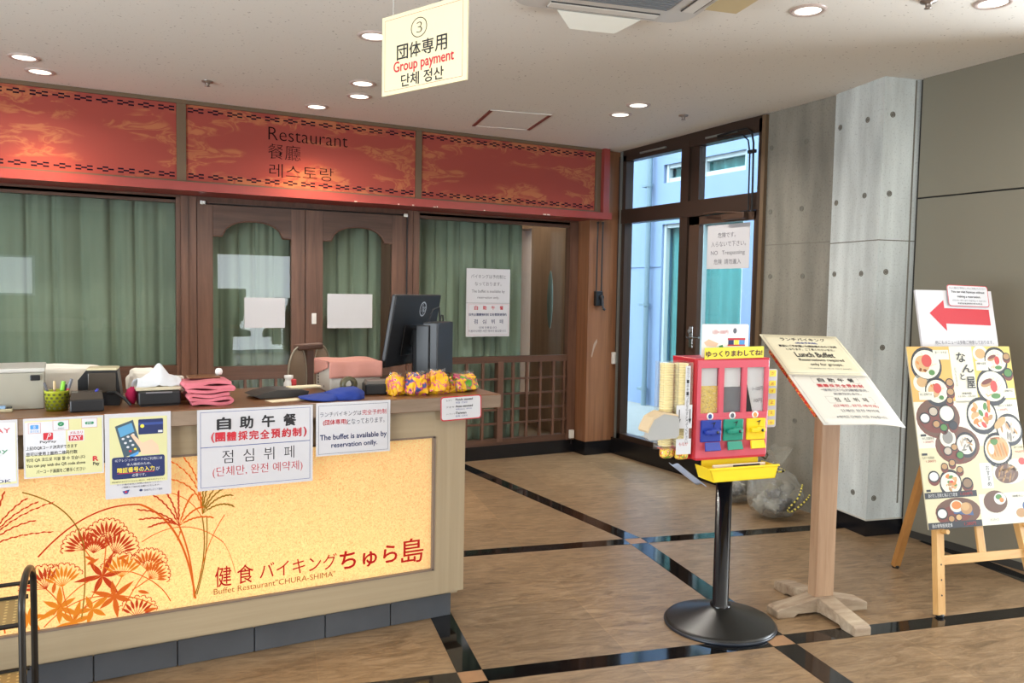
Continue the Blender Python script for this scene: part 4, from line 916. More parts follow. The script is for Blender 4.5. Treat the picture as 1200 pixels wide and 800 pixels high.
# black tray, slips, small container
b = B(); b.prism([(.0, .012), (.03, .0), (.19, .0), (.23, .006), (.235, .022), (.20, .030), (.10, .034), (.04, .024)], -.09, .06)
tag(b.obj('pouch', mat('charcoal_pouch', (52, 48, 44), .45), None, (.68, 3.58, WZ+.002), (0, 0, 6)), 'flat charcoal pouch lying left of the blue cap', 'pouch')
b = B(); b.box(-.07, .07, -.035, .035, 0, .0015); tag(b.obj('paper_slip', mat('cream_slip', (232, 218, 184), .7), None, (.80, 3.43, WZ+.0004), (0, 0, 12)), 'cream paper slip on the worktop under the charcoal pouch edge', 'paper')
b = B(); b.bbox(-.08, .06, -.035, .03, 0, .008, .002); tag(b.obj('notepad', mat('cream_slip', (232, 218, 184), .7), None, (.93, 3.60, WZ+.03), (0, 0, 8)), 'cream notepad resting on the charcoal pouch behind the blue cap', 'notepad')
t = thing('bottle', 'tiny white bottle with red side behind the charcoal pouch', 'bottle', (.875, 3.68, WZ))
b = B(); b.lathe([(.0005, 0), (.02, 0), (.022, .01), (.022, .045), (.016, .052), (.016, .062), (.02, .066), (.02, .078), (.0005, .08)], 0, 18); b.obj('body', WHITE, t)
b = B(); b.bbox(.008, .03, -.024, .0, .02, .062, .004); b.obj('label_patch', mat('red_patch', (190, 40, 46), .5), t)
# blue cap
CAPB = mat('blue_cap_cloth', (34, 58, 140), .85, bump=.1, scale=(160, 160, 160))
t = thing('baseball_cap', 'royal blue cap lying on the worktop near the taped notices', 'cap', (1.035, 3.405, WZ), (0, 0, -4))
def crown(p):
    z = max(p.z, -.02); n_ = 1+.10*mnoise.noise(Vector((p.x*2, p.y*2, p.z*2)))
    z = math.copysign(abs(z)**.62, z) if z > 0 else z
    return (p.x*n_, p.y*n_, z*n_*(1+.10*p.x))
b = B(); b.ball((.01, 0, .002), (.088, .075, .047), 0, 4, crown); b.obj('crown', CAPB, t)
def brim(a_, c_):
    th_ = R(112+136*a_); r0 = .085; r1 = r0+.088*math.sin(math.pi*a_)**.55; r = r0-.012+(r1-r0+.012)*c_
    return (r*math.cos(th_)*1.05, r*.86*math.sin(th_), .026-.014*c_-.012*(math.sin(th_)**2)*c_)
o = B().grid(brim, 24, 8).obj('brim', CAPB, t); solid(o, .004)
# printer box with pink cloth
t = thing('receipt_printer', 'pale grey printer box under a salmon cloth behind the blue cap', 'printer', (1.04, 3.60, WZ))
GP = mat('pale_grey_case', (196, 190, 180), .45)
b = B(); b.bbox(0, .235, 0, .24, 0, .132, .006); b.obj('case', GP, t)
b = B(); 
for z, r_ in ((.11, .008), (.095, .006), (.02, .006)): b.lathe([(r_, 0), (.0005, .002)], 0, 12, Matrix.Translation((0, .10, z)) @ Matrix.Rotation(R(-90), 4, 'Y'))
for k in range(5): b.box(-.001, 0, .185, .20, .025+.014*k, .034+.014*k)
b.obj('port', mat('port_dark', (80, 74, 72), .6), t)
SAL = mat('salmon_cloth', (198, 138, 124), .9, bump=.1, scale=(70, 70, 70))
def drape(a_, c_):
    x = -.006+.247*a_; s_ = c_*.36
    if s_ < .075: return (x, -.006-.003*math.sin(a_*14), .066+s_*.98)
    s2 = s_-.075
    if s2 < .25: return (x, -.004+s2, .1385+.002*math.sin(a_*9+c_*7))
    return (x, .247, .138-(s2-.25))
o = B().grid(drape, 24, 30).obj('cover_cloth', SAL, t); solid(o, .003)
o = B().grid(lambda a_, c_: (-.005-.002*math.sin(a_*8), .02+.22*a_, .137-.075*c_*(.35+.65*a_)), 12, 6).obj('cover_cloth_side', SAL, t); solid(o, .003)
b = B(); b.bbox(0, .115, -.06, .05, 0, .048, .006, 0); b.prism([(.004, .048), (.112, .048), (.105, .062), (.012, .062)], -.05, .04, 1)
tag(b.obj('card_printer', [BLK, mat('grey_lid', (112, 106, 98), .4)], None, (1.172, 3.53, WZ), (0, 0, -10)), 'low black terminal with grey lid before the salmon-covered printer', 'card terminal')
t = thing('tape_dispenser', 'dark tape dispenser between blue cap and salmon-covered printer', 'tape dispenser', (1.10, 3.52, WZ), (0, 0, 10))
b = B(); b.prism([(-.055, 0), (.055, 0), (.05, .02), (.02, .035), (-.02, .035), (-.055, .028)], -.022, .022); b.obj('base', mat('dark_olive_plastic', (50, 48, 40), .4), t)
b = B(); M = Matrix.Translation((0, -.014, .045)) @ Matrix.Rotation(R(-90), 4, 'X'); b.lathe([(.020, 0), (.036, 0), (.036, .028), (.020, .028), (.020, 0)], 0, 28, M); b.obj('tape_roll', mat('tape_olive', (92, 86, 62), .35), t)
# monitor, seen from behind
MB_ = mat('monitor_black', (14, 14, 17), .42); az = R(48); et = Vector((math.sin(az), math.cos(az), 0))
mon = thing('monitor', 'black desktop monitor seen from behind with round silver logo', 'monitor', (1.29+.25*et.x, 3.62+.25*et.y, WZ), (0, 0, math.degrees(math.atan2(et.y, et.x))))
# local x along the screen's width, -y towards the camera side (its back), z up
Mt = Matrix.Translation((0, 0, .105)) @ Matrix.Rotation(R(10), 4, 'X')
b = B(); b.bbox(-.25, .25, -.012, .012, 0, .345, .006, 0, Mt); b.bbox(-.11, .11, -.0150, -.01, .05, .20, .002, 0, Mt); b.obj('panel', MB_, mon)
b = B(); b.bbox(-.243, .243, .011, .0135, .012, .338, .001, 0, Mt); b.obj('screen', mat('screen_glass', (10, 12, 16), .1), mon)
Ml_ = Mt @ Matrix.Translation((.055, -.0268 if False else -.0128, .275)) @ Matrix.Rotation(R(90), 4, 'X')
b = B(); b.lathe([(.030, 0), (.0335, .0012), (.037, 0)], 0, 36, Ml_)
b2 = B()
put_text(b2, 'h', -.020, .000, -.014, .026, .0008, 0, .0, .3); put_text(b2, 'p', .000, .022, -.026, .012, .0008, 0, .0, .3)
b.add([Ml_ @ Vector(v) for v in b2.v], b2.f, 0)
b.obj('logo', mat('logo_silver', (206, 208, 212), .3, .6), mon)
b = B(); b.bbox(-.06, .06, -.13, -.03, .30, .34, .006) if False else None
b.bbox(-.035, .035, -.10, -.045, .02, .28, .008); b.bbox(-.03, .03, -.06, -.02, .20, .27, .006); b.bbox(-.12, .12, -.18, .05, 0, .014, .006); b.obj('stand', BLK, mon)
b = B(); b.bbox(-.075, .11, -.20, -.12, .06, .315, .006); b.bbox(-.085, -.06, -.16, -.09, .05, .30, .005); b.obj('computer_box', mat('mini_case', (34, 36, 40), .42), mon)
b = B(); b.tube([(-.02, -.115, .19), (-.035, -.125, .30), (.0, -.14, .375), (.05, -.15, .385), (.06, -.15, .315)], .004, 0, 8); b.tube([(.06, -.15, .31), (.075, -.15, .345), (.095, -.15, .345), (.10, -.15, .312)], .004, 0, 8); b.obj('cable', BLK, mon)
# snack bags in patterned cloth
BINS = [bingata('bingata_yellow', (238, 180, 24), (214, 96, 130), (238, 180, 24), (84, 84, 150), 13), bingata('bingata_golden', (240, 186, 30), (206, 84, 120), (70, 80, 140), (238, 150, 40), 15), bingata('bingata_green_edge', (238, 188, 36), (196, 80, 120), (96, 168, 48), (238, 190, 40), 11)]
WRAP = glass('cellophane', (.94, .94, .92), .08, 2.0, .06, .8)
def snack(x, y, w, d, h, rz, m, seed, label, sq=.6):
    t = thing('snack_bag', label, 'snack bag', (x, y, WZ), (0, 0, rz), 'yellow patterned snack bags on the worktop')
    def fn(p):
        n_ = 1+.34*mnoise.noise(Vector((p.x*1.7+seed, p.y*1.7, p.z*1.7)))+.16*mnoise.noise(Vector((p.x*4.5, p.y*4.5+seed, p.z*4.5)))
        x_ = math.copysign(abs(p.x)**sq, p.x)*n_*(1-.18*p.z); z_ = max(-.93, math.copysign(abs(p.z)**.6, p.z)*n_)
        return (x_, p.y*n_, z_)
    B().ball((0, 0, h*.5), (w/2, d/2, h*.54), 0, 5, fn).obj('pouch', m, t)
    def top(a_, c_):
        th_ = a_*2*math.pi; k = 1+.35*mnoise.noise(Vector((math.cos(th_)*2+seed, math.sin(th_)*2, c_*3)))
        r = (.32+.15*c_)*k
        return (w*r*math.cos(th_)*.9, d*r*.7*math.sin(th_), h*(.86+.30*c_)+.008*mnoise.noise(Vector((th_*2, c_*5, seed))))
    B().grid(top, 40, 6).obj('clear_wrap', WRAP, t)
snack(1.286, 3.43, .066, .085, .088, 10, BINS[0], 1.1, 'yellow flowered snack bag at the left end of its row, beside the monitor')
snack(1.372, 3.412, .098, .09, .090, -6, BINS[1], 4.3, 'yellow snack bag with pink and blue pattern, second from the monitor side')
snack(1.476, 3.418, .100, .09, .096, 8, BINS[0], 7.7, 'yellow snack bag third along, over the seaweed card')
snack(1.63, 3.46, .150, .09, .080, 14, BINS[2], 9.2, 'long yellow and green snack bag at the right end of the worktop')
# chair behind the counter
t = thing('desk_chair', 'brown chair with two rounded back pads behind the counter', 'chair', (1.16, 4.42, 0), (0, 0, 35))
BRN = mat('brown_weave', (132, 112, 92), .8, bump=.2, scale=(200, 200, 200)); PIP = mat('pale_piping', (170, 160, 142), .5)
for sx in (-1, 1):
    b = B()
    def lobe(p): return (p.x*(1.0 if p.x*sx > 0 else .62), p.y, p.z)
    b.ball((sx*.085, 0, 1.03), (.085, .025, .155), 0, 4, lobe); pad = b.obj('back_pad', BRN, t)
    pts = [(sx*.085+(.087 if math.cos(a_)*sx > 0 else .056)*math.cos(a_), -.008, 1.03+.157*math.sin(a_)) for a_ in [2*math.pi*k/40 for k in range(41)]]
    B().tube(pts, .004, 0, 6).obj('piping', PIP, pad)
b = B(); b.bbox(-.03, .03, -.012, .03, .42, 1.17, .008); b.bbox(-.10, .10, -.02, .022, 1.165, 1.20, .01); b.obj('back_frame', mat('chair_brown_frame', (92, 62, 46), .5), t)
b = B(); b.bbox(-.22, .22, -.44, .0, .42, .50, .02); b.obj('seat', BRN, t)
b = B(); b.tube([(0, -.22, .42), (0, -.22, .10)], .025); b.obj('post', BLK, t)
for k in range(5):
    a_ = 2*math.pi*k/5; b = B(); b.tube([(0, -.22, .10), (.28*math.cos(a_), -.22+.28*math.sin(a_), .06)], [.022, .015]); b.lathe([(.0005, -.012), (.026, -.012), (.026, .012), (.0005, .012)], 0, 14, Matrix.Translation((.28*math.cos(a_), -.22+.28*math.sin(a_), .0265)) @ Matrix.Rotation(R(90), 4, 'X')); b.obj('leg', BLK, t)
# cart at the lower left
CST = mat('cart_black_steel', (46, 42, 38), .32, .6)
t = thing('cart', 'dark tubular steel cart with a perforated tray before the glowing counter panel', 'cart', (0, 0, 0))
def side(x, dx):
    yA, yB = 2.86, 3.12; xa, xb = x-dx, x+dx; pts = [(xa, yA, .03), (xa, yA, .50)]
    for k in range(1, 10):
        a_ = math.pi*k/10; pts.append((x-dx*math.cos(a_), (yA+yB)/2-(yB-yA)/2*math.cos(a_), .50+.085*math.sin(a_)))
    pts += [(xb, yB, .50), (xb, yB, .03)]
    return B().tube(pts, .0105, 0, 12)
side(-.115, .012).obj('side_frame', CST, t); side(-.82, 0).obj('side_frame', CST, t)
PT = mat('perforated_beige', (150, 132, 92), .4, .3)
for z in (.455, .21):
    b = B(); b.box(-.82, -.125, 2.87, 3.11, z, z+.003, 0)
    for y in (2.862, 3.118): b.tube([(-.82, y, z+.004), (-.118, y, z+.004)], .008, 1, 8)
    for i in range(26):
        for j in range(9): b.disc(-.80+.026*i, 2.885+.026*j, .0052, .0052, z+.0036, 2, 7)
    b.obj('tray', [PT, CST, mat('tray_holes', (212, 192, 136), .5)], t)
b = B(); b.tube([(-.82, 3.122, .505), (-.105, 3.122, .505)], .007); b.tube([(-.82, 2.858, .505), (-.125, 2.858, .505)], .007) if False else None; b.obj('rail', CST, t)
for x in (-.127, -.103, -.82, -.82001):
    y = 2.86 if x in (-.127, -.82) else 3.12
    b = B(); b.lathe([(.0005, -.01), (.02, -.01), (.02, .01), (.0005, .01)], 0, 14, Matrix.Translation((x, y, .0202)) @ Matrix.Rotation(R(90), 4, 'X')); b.obj('caster', BLK, t)

# ------------------------------------------------------------------ feed dispenser on its stand
SX, SY, SR = 2.615, 2.765, -8
st = thing('pole_stand', 'black pole stand with a wide round base carrying the feed dispenser', 'stand', (SX, SY, 0))
b = B(); b.lathe([(.0005, .004), (.246, .004), (.249, .012), (.242, .022), (.235, .024), (.19, .036), (.12, .058), (.06, .078), (.042, .084), (.0005, .084)], 0, 64)
b.obj('base', mat('black_cast_base', (34, 33, 31), .32, .2, spec=.5), st)
b = B(); b.lathe([(.2405, .0), (.2505, .0), (.2525, .009), (.2475, .014), (.2405, .010)], 0, 64); b.obj('base_rim', mat('rubber_rim', (30, 36, 46), .35), st)
b = B(); b.lathe([(.046, .084), (.046, .094), (.036, .096), (.036, .70), (.0005, .70)], 0, 32); b.obj('pole', mat('gloss_black_pole', (16, 16, 20), .16), st)
b = B(); b.bbox(-.10, .10, -.09, .09, .70, .712, .003, 0, Matrix.Rotation(R(SR), 4, 'Z')); b.obj('top_plate', BLK, st)
gm = thing('feed_dispenser', 'red three-slot feed dispenser with blue, green and yellow turn handles', 'dispenser', (SX, SY, .713), (0, 0, SR))
Z0 = -.713
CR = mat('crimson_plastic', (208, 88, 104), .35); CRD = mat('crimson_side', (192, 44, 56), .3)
b = B(); xs = [(-.205, -.113), (-.089, .008), (.030, .127)]; zl, zh = .988+Z0, 1.184+Z0
yf, yb = -.10, .085
# front plate with three window openings
b.bbox(-.224, .144, yf, yf+.012, .965+Z0, zl, .002); b.bbox(-.224, .144, yf, yf+.012, zh, 1.218+Z0, .002); b.bbox(-.224, .144, yf-.001, yf+.012, .793+Z0, .967+Z0, .003)
for x0, x1 in ((-.224, -.205), (-.113, -.089), (.008, .030), (.127, .144)): b.box(x0, x1, yf, yf+.012, zl-.002, zh+.002)
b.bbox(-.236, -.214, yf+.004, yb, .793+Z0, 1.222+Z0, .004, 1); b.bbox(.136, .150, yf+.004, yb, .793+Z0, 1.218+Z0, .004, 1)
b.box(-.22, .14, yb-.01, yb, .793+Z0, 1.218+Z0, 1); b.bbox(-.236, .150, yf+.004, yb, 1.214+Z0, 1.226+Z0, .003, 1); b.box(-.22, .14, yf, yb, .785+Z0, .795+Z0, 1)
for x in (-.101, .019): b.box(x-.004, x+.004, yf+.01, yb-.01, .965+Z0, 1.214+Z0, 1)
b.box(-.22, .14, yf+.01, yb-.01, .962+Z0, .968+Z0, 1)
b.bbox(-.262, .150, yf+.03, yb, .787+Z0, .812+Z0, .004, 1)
b.obj('body', [CR, CRD], gm)
FEED = [bingata('yellow_feed', (240, 212, 90), (150, 110, 40), (244, 222, 130), (250, 236, 170), 110), mat('grey_feed', (104, 108, 116), .8, var=.35, scale=(240, 240, 240)), mat('grey_paper_back', (222, 224, 226), .7)]
for i, (x0, x1) in enumerate(xs):
    hx = [.598, .56, 1][i]
    b = B()
    if i < 2:
        b.box(x0-.004, x1+.004, yf+.016, yb-.02, .970+Z0, zl+(zh-zl)*hx); 
    else:
        b.box(x0-.004, x1+.004, yf+.016, yf+.018, zl-.002, zh+.002)
    b.obj('feed', FEED[i], gm)
    B().box(x0-.006, x1+.006, yf+.0125, yf+.0145, zl-.004, zh+.004).obj('window', CLEAR, gm)
b = B(); b.box(-.204, -.114, yf+.018, yf+.020, zl+(zh-zl)*.60, zh); b.box(-.088, .007, yf+.018, yf+.020, zl+(zh-zl)*.565, zh); b.obj('silver_backing', mat('silver_sheet', (226, 228, 230), .5, .1), gm)
b = B(); b.prism([(.034, .0+zl), (.070, zl+.0), (.050, zl+.075), (.036, zl+.13)], yf+.0105, yf+.012); b.obj('black_shard', BLK, gm)
s = Sheet(.09, .19); s.T('1~100円', .38, .98, .42, .52, GR); s.T('10円', .5, .95, .70, .8, GR); s.t.obj('lettering', PM, gm, (.034, yf+.0118, zl), (90, 0, 0))
COLS = [mat('turn_blue', (34, 58, 152), .35), mat('turn_green', (30, 140, 116), .35), mat('turn_yellow', (244, 208, 32), .35)]
for i, (x0, x1) in enumerate(((-.205, -.103), (-.090, .011), (.031, .129))):
    xc = (x0+x1)/2
    b = B(); b.bbox(x0, x1, yf-.012, yf, .865+Z0, .960+Z0, .004); mech = b.obj('coin_mechanism', COLS[i], gm)
    b = B(); b.bbox(x0+.012, x1-.014, yf-.034, yf-.010, .900+Z0, .920+Z0, .005); b.bbox(xc-.012, x1-.02, yf-.030, yf-.011, .896+Z0, .924+Z0, .004); b.obj('turn_handle', COLS[i], mech)
    b = B(); b.lathe([(.0065, 0), (.0065, .002), (.0005, .002)], 0, 14, Matrix.Translation((x1-.034, yf-.0345, .910+Z0)) @ Matrix.Rotation(R(90), 4, 'X')); b.prism([(xc-.006, .944+Z0), (xc+.02, .952+Z0), (xc+.008, .928+Z0), (xc+.012, .944+Z0)], yf-.0135, yf-.0122); b.obj('slot_mark', BLK, mech)
    b = B(); b.prism([(x0+.020, .862+Z0), (x1-.010, .862+Z0), (x1-.012, .825+Z0), (x0+.012, .825+Z0)], -.004, .004, 0, Matrix.Translation((0, yf-.012, 0)) @ Matrix.Translation((0, 0, .862+Z0)) @ Matrix.Rotation(R(-28), 4, 'X') @ Matrix.Translation((0, 0, -.862-Z0))); b.obj('flap', COLS[i], mech)
    b = B(); b.lathe([(.0165, 0), (.0165, .0015), (.0005, .0015)], 0, 22, Matrix.Translation((xc-.002, yf, .975+Z0)) @ Matrix.Rotation(R(90), 4, 'X')); b.lathe([(.010, .0016), (.0005, .0018)], 1, 16, Matrix.Translation((xc-.002, yf, .975+Z0)) @ Matrix.Rotation(R(90), 4, 'X'))
    b.obj('round_sticker', [WHITE, (INKB, INKG, mat('orange_dot', (220, 150, 80), .5))[i]], gm)
# yellow label standing along the top
s = Sheet(.305, .050); s.T('ゆっくりまわしてね!', .02, .97, .30, .80, 2, .02)
s.make('top_label', '', '', mat('handmade_yellow_label', (226, 214, 62), .5), (-.192, yf-.001, 1.222+Z0), (90, -1, 0), .003, None, gm, mats=[INK, INKR, mat('maroon_marker', (84, 22, 40), .6)])
# tray
b = B(); yt = yf-.085
outer = [(-.205, .764), (.146, .760), (.130, .706), (-.186, .708)]
TY = mat('tray_yellow', (246, 214, 44), .3)
b.prism([(x, z+Z0) for x, z in outer], yt, yt+.004)
b.prism([(x, z+Z0) for x, z in ((-.205, .764), (-.201, .764), (-.182, .708), (-.186, .708))], yt, yf+.03); b.prism([(x, z+Z0) for x, z in ((.142, .760), (.146, .760), (.130, .706), (.126, .706))], yt, yf+.03)
b.box(-.186, .13, yt, yf+.03, .706+Z0, .7095+Z0); b.bbox(-.175, .12, yf+.022, yf+.028, .708+Z0, .788+Z0, .002)
b.bbox(-.210, .150, yt-.006, yt+.006, .758+Z0, .767+Z0, .003) ; b.obj('tray', TY, gm)
b = B(); b.bbox(-.15, .12, yf-.03, yf-.018, .712+Z0, .766+Z0, .003); b.obj('tray_card', mat('tray_card_white', (240, 226, 200), .5), gm)
b = B(); b.bbox(-.05, .09, yf-.0312, yf-.030, .750+Z0, .762+Z0, .0003); b.obj('card_print', INK, gm)
b = B(); b.tube([(.13, yf+.03, .79+Z0), (.15, yf+.01, .77+Z0), (.17, yf+.015, .785+Z0), (.16, yf+.03, .80+Z0)], .005, 0, 8); b.obj('lanyard', mat('black_yellow_cord', (60, 54, 20), .6), gm)
# acrylic sign standing on the dispenser
s = Sheet(.240, .145)
s.T('1回=100円', .22, .55, .18, .30, RD); s.box(.55, .93, .42, .48, RD, 0); s.box(.56, .68, .48, .62, NV, 0); s.box(.69, .79, .48, .62, YL, 0); s.box(.80, .92, .48, .62, LB, 0); s.box(.55, .93, .62, .66, RD)
s.poly([(.04, .55), (.14, .45), (.35, .58), (.30, .68), (.1, .66)], SK); s.poly([(.36, .66), (.44, .62), (.5, .86), (.44, .9)], GN); s.disc(.70, .2, .04, .05, GR); s.poly([(.08, .72), (.3, .7), (.32, .9), (.1, .92)], PY)
q = thing('acrylic_sign', 'white acrylic instruction sign standing on top of the red feed dispenser', 'sign', (SX, SY, 0), (0, 0, SR))
s.make('sign_face', '', '', mat('milky_acrylic', (236, 236, 234), .25), (-.185, -.065, 1.2275), (90, 0, 0), .004, None, q, r=.008)
B().bbox(-.15, .02, -.075, -.035, 1.226, 1.231, .001).obj('sign_foot', CLEAR, q)
# sticker strip on the right side
s = Sheet(.050, .262); 
for i, y in enumerate((.02, .20, .33, .52, .70, .87)):
    s.rbox(.12, .86, y, y+(.11 if i in (0, 3, 4) else .09), .004, YL, .0001); s.T('かめぎょえ'[i % 5], .34, .66, y+.025, y+.08, RD)
q = thing('sticker_strip', 'white strip with six yellow stickers at the right side of the dispenser', 'sticker strip', (SX, SY, 0), (0, 0, SR))
s.make('strip', '', '', LAM, (.152, -.086, .912), (90, 0, 0), .004, None, q, r=.010)
# clear holder with stacked wafer cups and its labels
hd = thing('cup_holder', 'clear holder with two tall stacks of cream wafer cups left of the dispenser', 'cup holder', (SX, SY, 0), (0, 0, SR))
WAF = mat('wafer_cream', (246, 230, 172), .7)
for i, x in enumerate((-.355, -.292)):
    b = B(); prof = [(.0005, .0)]; z = 0
    while z < .355 - .004*i: prof += [(.026, z), (.0305, z+.004), (.0305, z+.008), (.027, z+.0095)]; z += .0105
    prof += [(.0005, z)]
    b.lathe(prof, 0, 24, Matrix.Translation((x, -.065-.012*i, .850)), False); b.obj('wafer_stack', WAF, hd)
b = B()
for x0, x1, yo in ((-.392, -.318, 0.), (-.328, -.256, -.012)):
    b.box(x0, x1, -.102+yo, -.1005+yo, .845, 1.212); b.box(x0, x0+.0015, -.102+yo, -.03, .845, 1.212); b.box(x1-.0015, x1, -.102+yo, -.03, .845, 1.212)
b.box(-.392, -.24, -.032, -.030, .83, 1.214); b.obj('acrylic_case', CLEAR, hd)
b = B(); b.box(-.392, -.256, -.114, -.03, .840, .846); b.obj('case_floor', CLEAR, hd)
s = Sheet(.075, .37)
s.box(.52, .84, .02, .92, WT_); s.box(-.02, 1.02, .47, .74, WT_, .0001); s.box(.02, 1.0, .86, 1.04, WT_, .0002); s.T('もなか', .2, .8, .90, .94, RD)
for x in (.18, .88): s.box(x-.03, x+.03, .52, .64, K, .0003); s.poly([(x-.10, .63), (x+.10, .63), (x, .69)], K, .0003)
column_text(s.t, 'カップ一本を一つかならずとってください', .68*.075, .37*.96, .012, .0172, .0012)
s.zt = .0012
o = B(); s.p.obj('printed_picture', PM, hd, (-.334, -.1165, .835), (90, 0, 0)); s.t.obj('lettering', PM, hd, (-.334, -.1165, .835), (90, 0, 0))
for i, (x, lb) in enumerate(((-.352, 'small colourful feed packet under the left wafer stack'), (-.288, 'colourful feed packet under the labelled wafer stack'))):
    t = thing('feed_packet', lb, 'packet', (SX, SY, 0), (0, 0, SR))
    B().ball((x, -.075-.012*i, .822-.006*i), (.030, .024, .024), 0, 4, lambda p: (math.copysign(abs(p.x)**.6, p.x), p.y, math.copysign(abs(p.z)**.6, p.z))).obj('pouch', bingata('packet_print', (238, 206, 80), (206, 60, 50), (120, 170, 60), (250, 240, 200), 40), t)
    b = B(); b.box(x-.028, x+.028, -.085-.012*i, -.045, .838-.006*i, .8395-.006*i+.003) ; b.obj('packet_seal', mat('packet_seal', (220, 80, 60), .5), t)
gb = thing('grey_box', 'grey rounded box with a beige top hanging left of the wafer stacks', 'box', (SX, SY, 0), (0, 0, SR))
pr = [(-.482, .90), (-.476, .945), (-.455, .982), (-.41, 1.003), (-.345, .992), (-.330, .975), (-.330, .905), (-.345, .895), (-.47, .89)]
b = B(); b.prism(pr, -.135, -.105); b.obj('body', mat('grey_board', (166, 166, 164), .6), gb)
b = B(); tp = [(-.484, .93), (-.478, .948), (-.457, .985), (-.411, 1.007), (-.344, .996), (-.340, .992)]
b2 = [(x, z) for x, z in tp]+[(x+.004, z-.008) for x, z in tp[::-1]]
b.prism(b2, -.138, -.06); b.obj('beige_top', mat('beige_felt', (206, 184, 150), .8), gb)
b = B(); b.box(-.40, -.33, -.106, -.03, .93, .95); b.obj('bracket', CLEAR, gb)
tag(B().grid(lambda a_, c_: (-.255+.10*a_, -.04+.10*c_-.05*a_, .70-.055*a_+.03*(1-a_)+.008*math.sin(6*c_)), 8, 8).obj('plastic_sheet', mat('bluish_film', (168, 182, 206), .3), None, (SX, SY, .02), (0, 0, SR)), 'bluish plastic sheet poking out left below the yellow tray', 'plastic sheet')
bpy.data.objects['plastic_sheet'].modifiers.new('thickness', 'SOLIDIFY').thickness = .002

# ------------------------------------------------------------------ wooden lectern with the lunch notice
lc = thing('lectern', 'wooden post lectern with crossed feet and a slanted lunch buffet notice', 'lectern', (3.155, 2.665, 0), (0, 0, -12.342))
b = B(); b.bbox(-.05, .05, -.03, .03, .075, 1.02, .003); b.obj('post', WL, lc)
def foot(L, name, M):
    b = B(); b.prism([(.0, .082), (.05, .082), (L-.015, .045), (L, .036), (L, .0), (L-.09, .0), (L-.11, .014), (.0, .014)], -.043, .043, 0, M)
    o = b.obj(name, WW, lc); md = o.modifiers.new('soft', 'BEVEL'); md.width = .004; md.segments = 2
for a_, L in ((0, .235), (90, .315), (180, .262), (-90, .30)): foot(L, 'foot', Matrix.Rotation(R(a_), 4, 'Z'))
B().bbox(-.047, .047, -.047, .047, .012, .083, .003).obj('hub', WW, lc)
yw, ti, ro = R(-8.394), R(35.556), R(-2.908)
e1 = Vector((math.cos(yw), math.sin(yw), 0)); bb_ = Vector((-math.sin(yw), math.cos(yw), 0)); d1 = bb_*math.cos(ti)+Vector((0, 0, math.sin(ti))); nn = e1.cross(d1)
e2 = e1*math.cos(ro)+d1*math.sin(ro); d2 = nn.cross(e2)
ML = Matrix((e2, d2, nn)).transposed().to_4x4(); ML.translation = Vector((3.104, 2.615, 1.129))-e2*.222-d2*.3085
Linv = Matrix.Translation((3.155, 2.665, 0)) @ Matrix.Rotation(R(-12.342), 4, 'Z')
def lobj(b, name, m):
    o = b.obj(name, m, lc); o.matrix_local = Linv.inverted() @ ML; return o
b = B(); b.bbox(.045, .30, .06, .575, -.034, -.004, .004); lobj(b, 'board', WL)
b = B(); b.bbox(.020, .047, .085, .53, -.040, -.006, .004); lobj(b, 'patterned_edge', bingata('bingata_red', (196, 44, 38), (222, 170, 50), (130, 30, 30), (210, 120, 50), 34))
def panel(y0, y1, bend):
    b = B(); nu, nv = 12, 8
    vs = []
    def fn(a_, c_): 
        x = .444*a_; y = y0+(y1-y0)*c_
        return (x, y, .0-bend*max(0, a_-.55)**2*(1-c_)*1.0)
    b.grid(fn, nu, nv); return b
up = lobj(panel(.327, .617, .0), 'upper_sheet', mat('lectern_cream', (214, 206, 178), .5)); lo = lobj(panel(0, .325, .10), 'lower_sheet', mat('lectern_white', (212, 208, 198), .5))
for o in (up, lo): md = o.modifiers.new('thickness', 'SOLIDIFY'); md.thickness = .003; md.offset = -1
su = Sheet(.444, .29); su.zp = .0006; su.zt = .001
su.line(.03, .97, .04, .97, .0012, GR)
su.T('ランチバイキング', .22, .80, .075, .155, K, .01); su.T('(完全予約制)', .38, .66, .185, .235, BL, .02); su.T('事前にご予約頂いた団体様のみのご利用', .14, .88, .265, .32, K, .02); su.T('となります。ご了承くださいませ。', .20, .82, .35, .405, K, .01)
su.T('Lunch Buffet', .27, .76, .45, .57, K, .02); su.T('Reservations required', .27, .84, .61, .69, K, .012); su.T('only for groups.', .37, .78, .72, .80, K, .012); su.T('*Available for 15 or more people.', .31, .86, .835, .875, GR)
o = lobj(su.p, 'printed_picture', PM); o.parent = up; o.matrix_local = Matrix.Translation((0, .327, 0)); o = lobj(su.t, 'lettering', PM); o.parent = up; o.matrix_local = Matrix.Translation((0, .327, 0))
sl = Sheet(.444, .325); sl.zp = .0006; sl.zt = .0012
sl.line(.03, .97, .03, .97, .0012, GR); sl.line(.24, .82, .05, .175, .0008, K)
for i, ch in enumerate('自助午餐'): sl.T(ch, .31+.125*i, .385+.125*i, .075, .155, K, .014)
for i, ch in enumerate('團體採完全預約制'): sl.T(ch, .26+.072*i, .318+.072*i, .20, .265, RD, .012)
sl.T('*僅限已訂位的團體使用。', .26, .85, .295, .35, GR); sl.T('謝謝您的合作。', .38, .72, .375, .425, GR)
sl.line(.25, .82, .45, .585, .0008, K)
for i, ch in enumerate('점심뷔페'): sl.T(ch, .34+.115*i, .40+.115*i, .475, .56, K)
sl.T('(단체만, 완전 예약제)', .27, .82, .61, .675, RD); sl.T('단체만 완전 예약제', .32, .78, .71, .765, GR); sl.T('※예약은 단체만 이용 가능합니다.', .21, .83, .83, .885, GR)
def bent(b):
    b.v = [(x, y, z-.10*max(0, x/.444-.55)**2*(1-y/.325)) for x, y, z in b.v]; return b
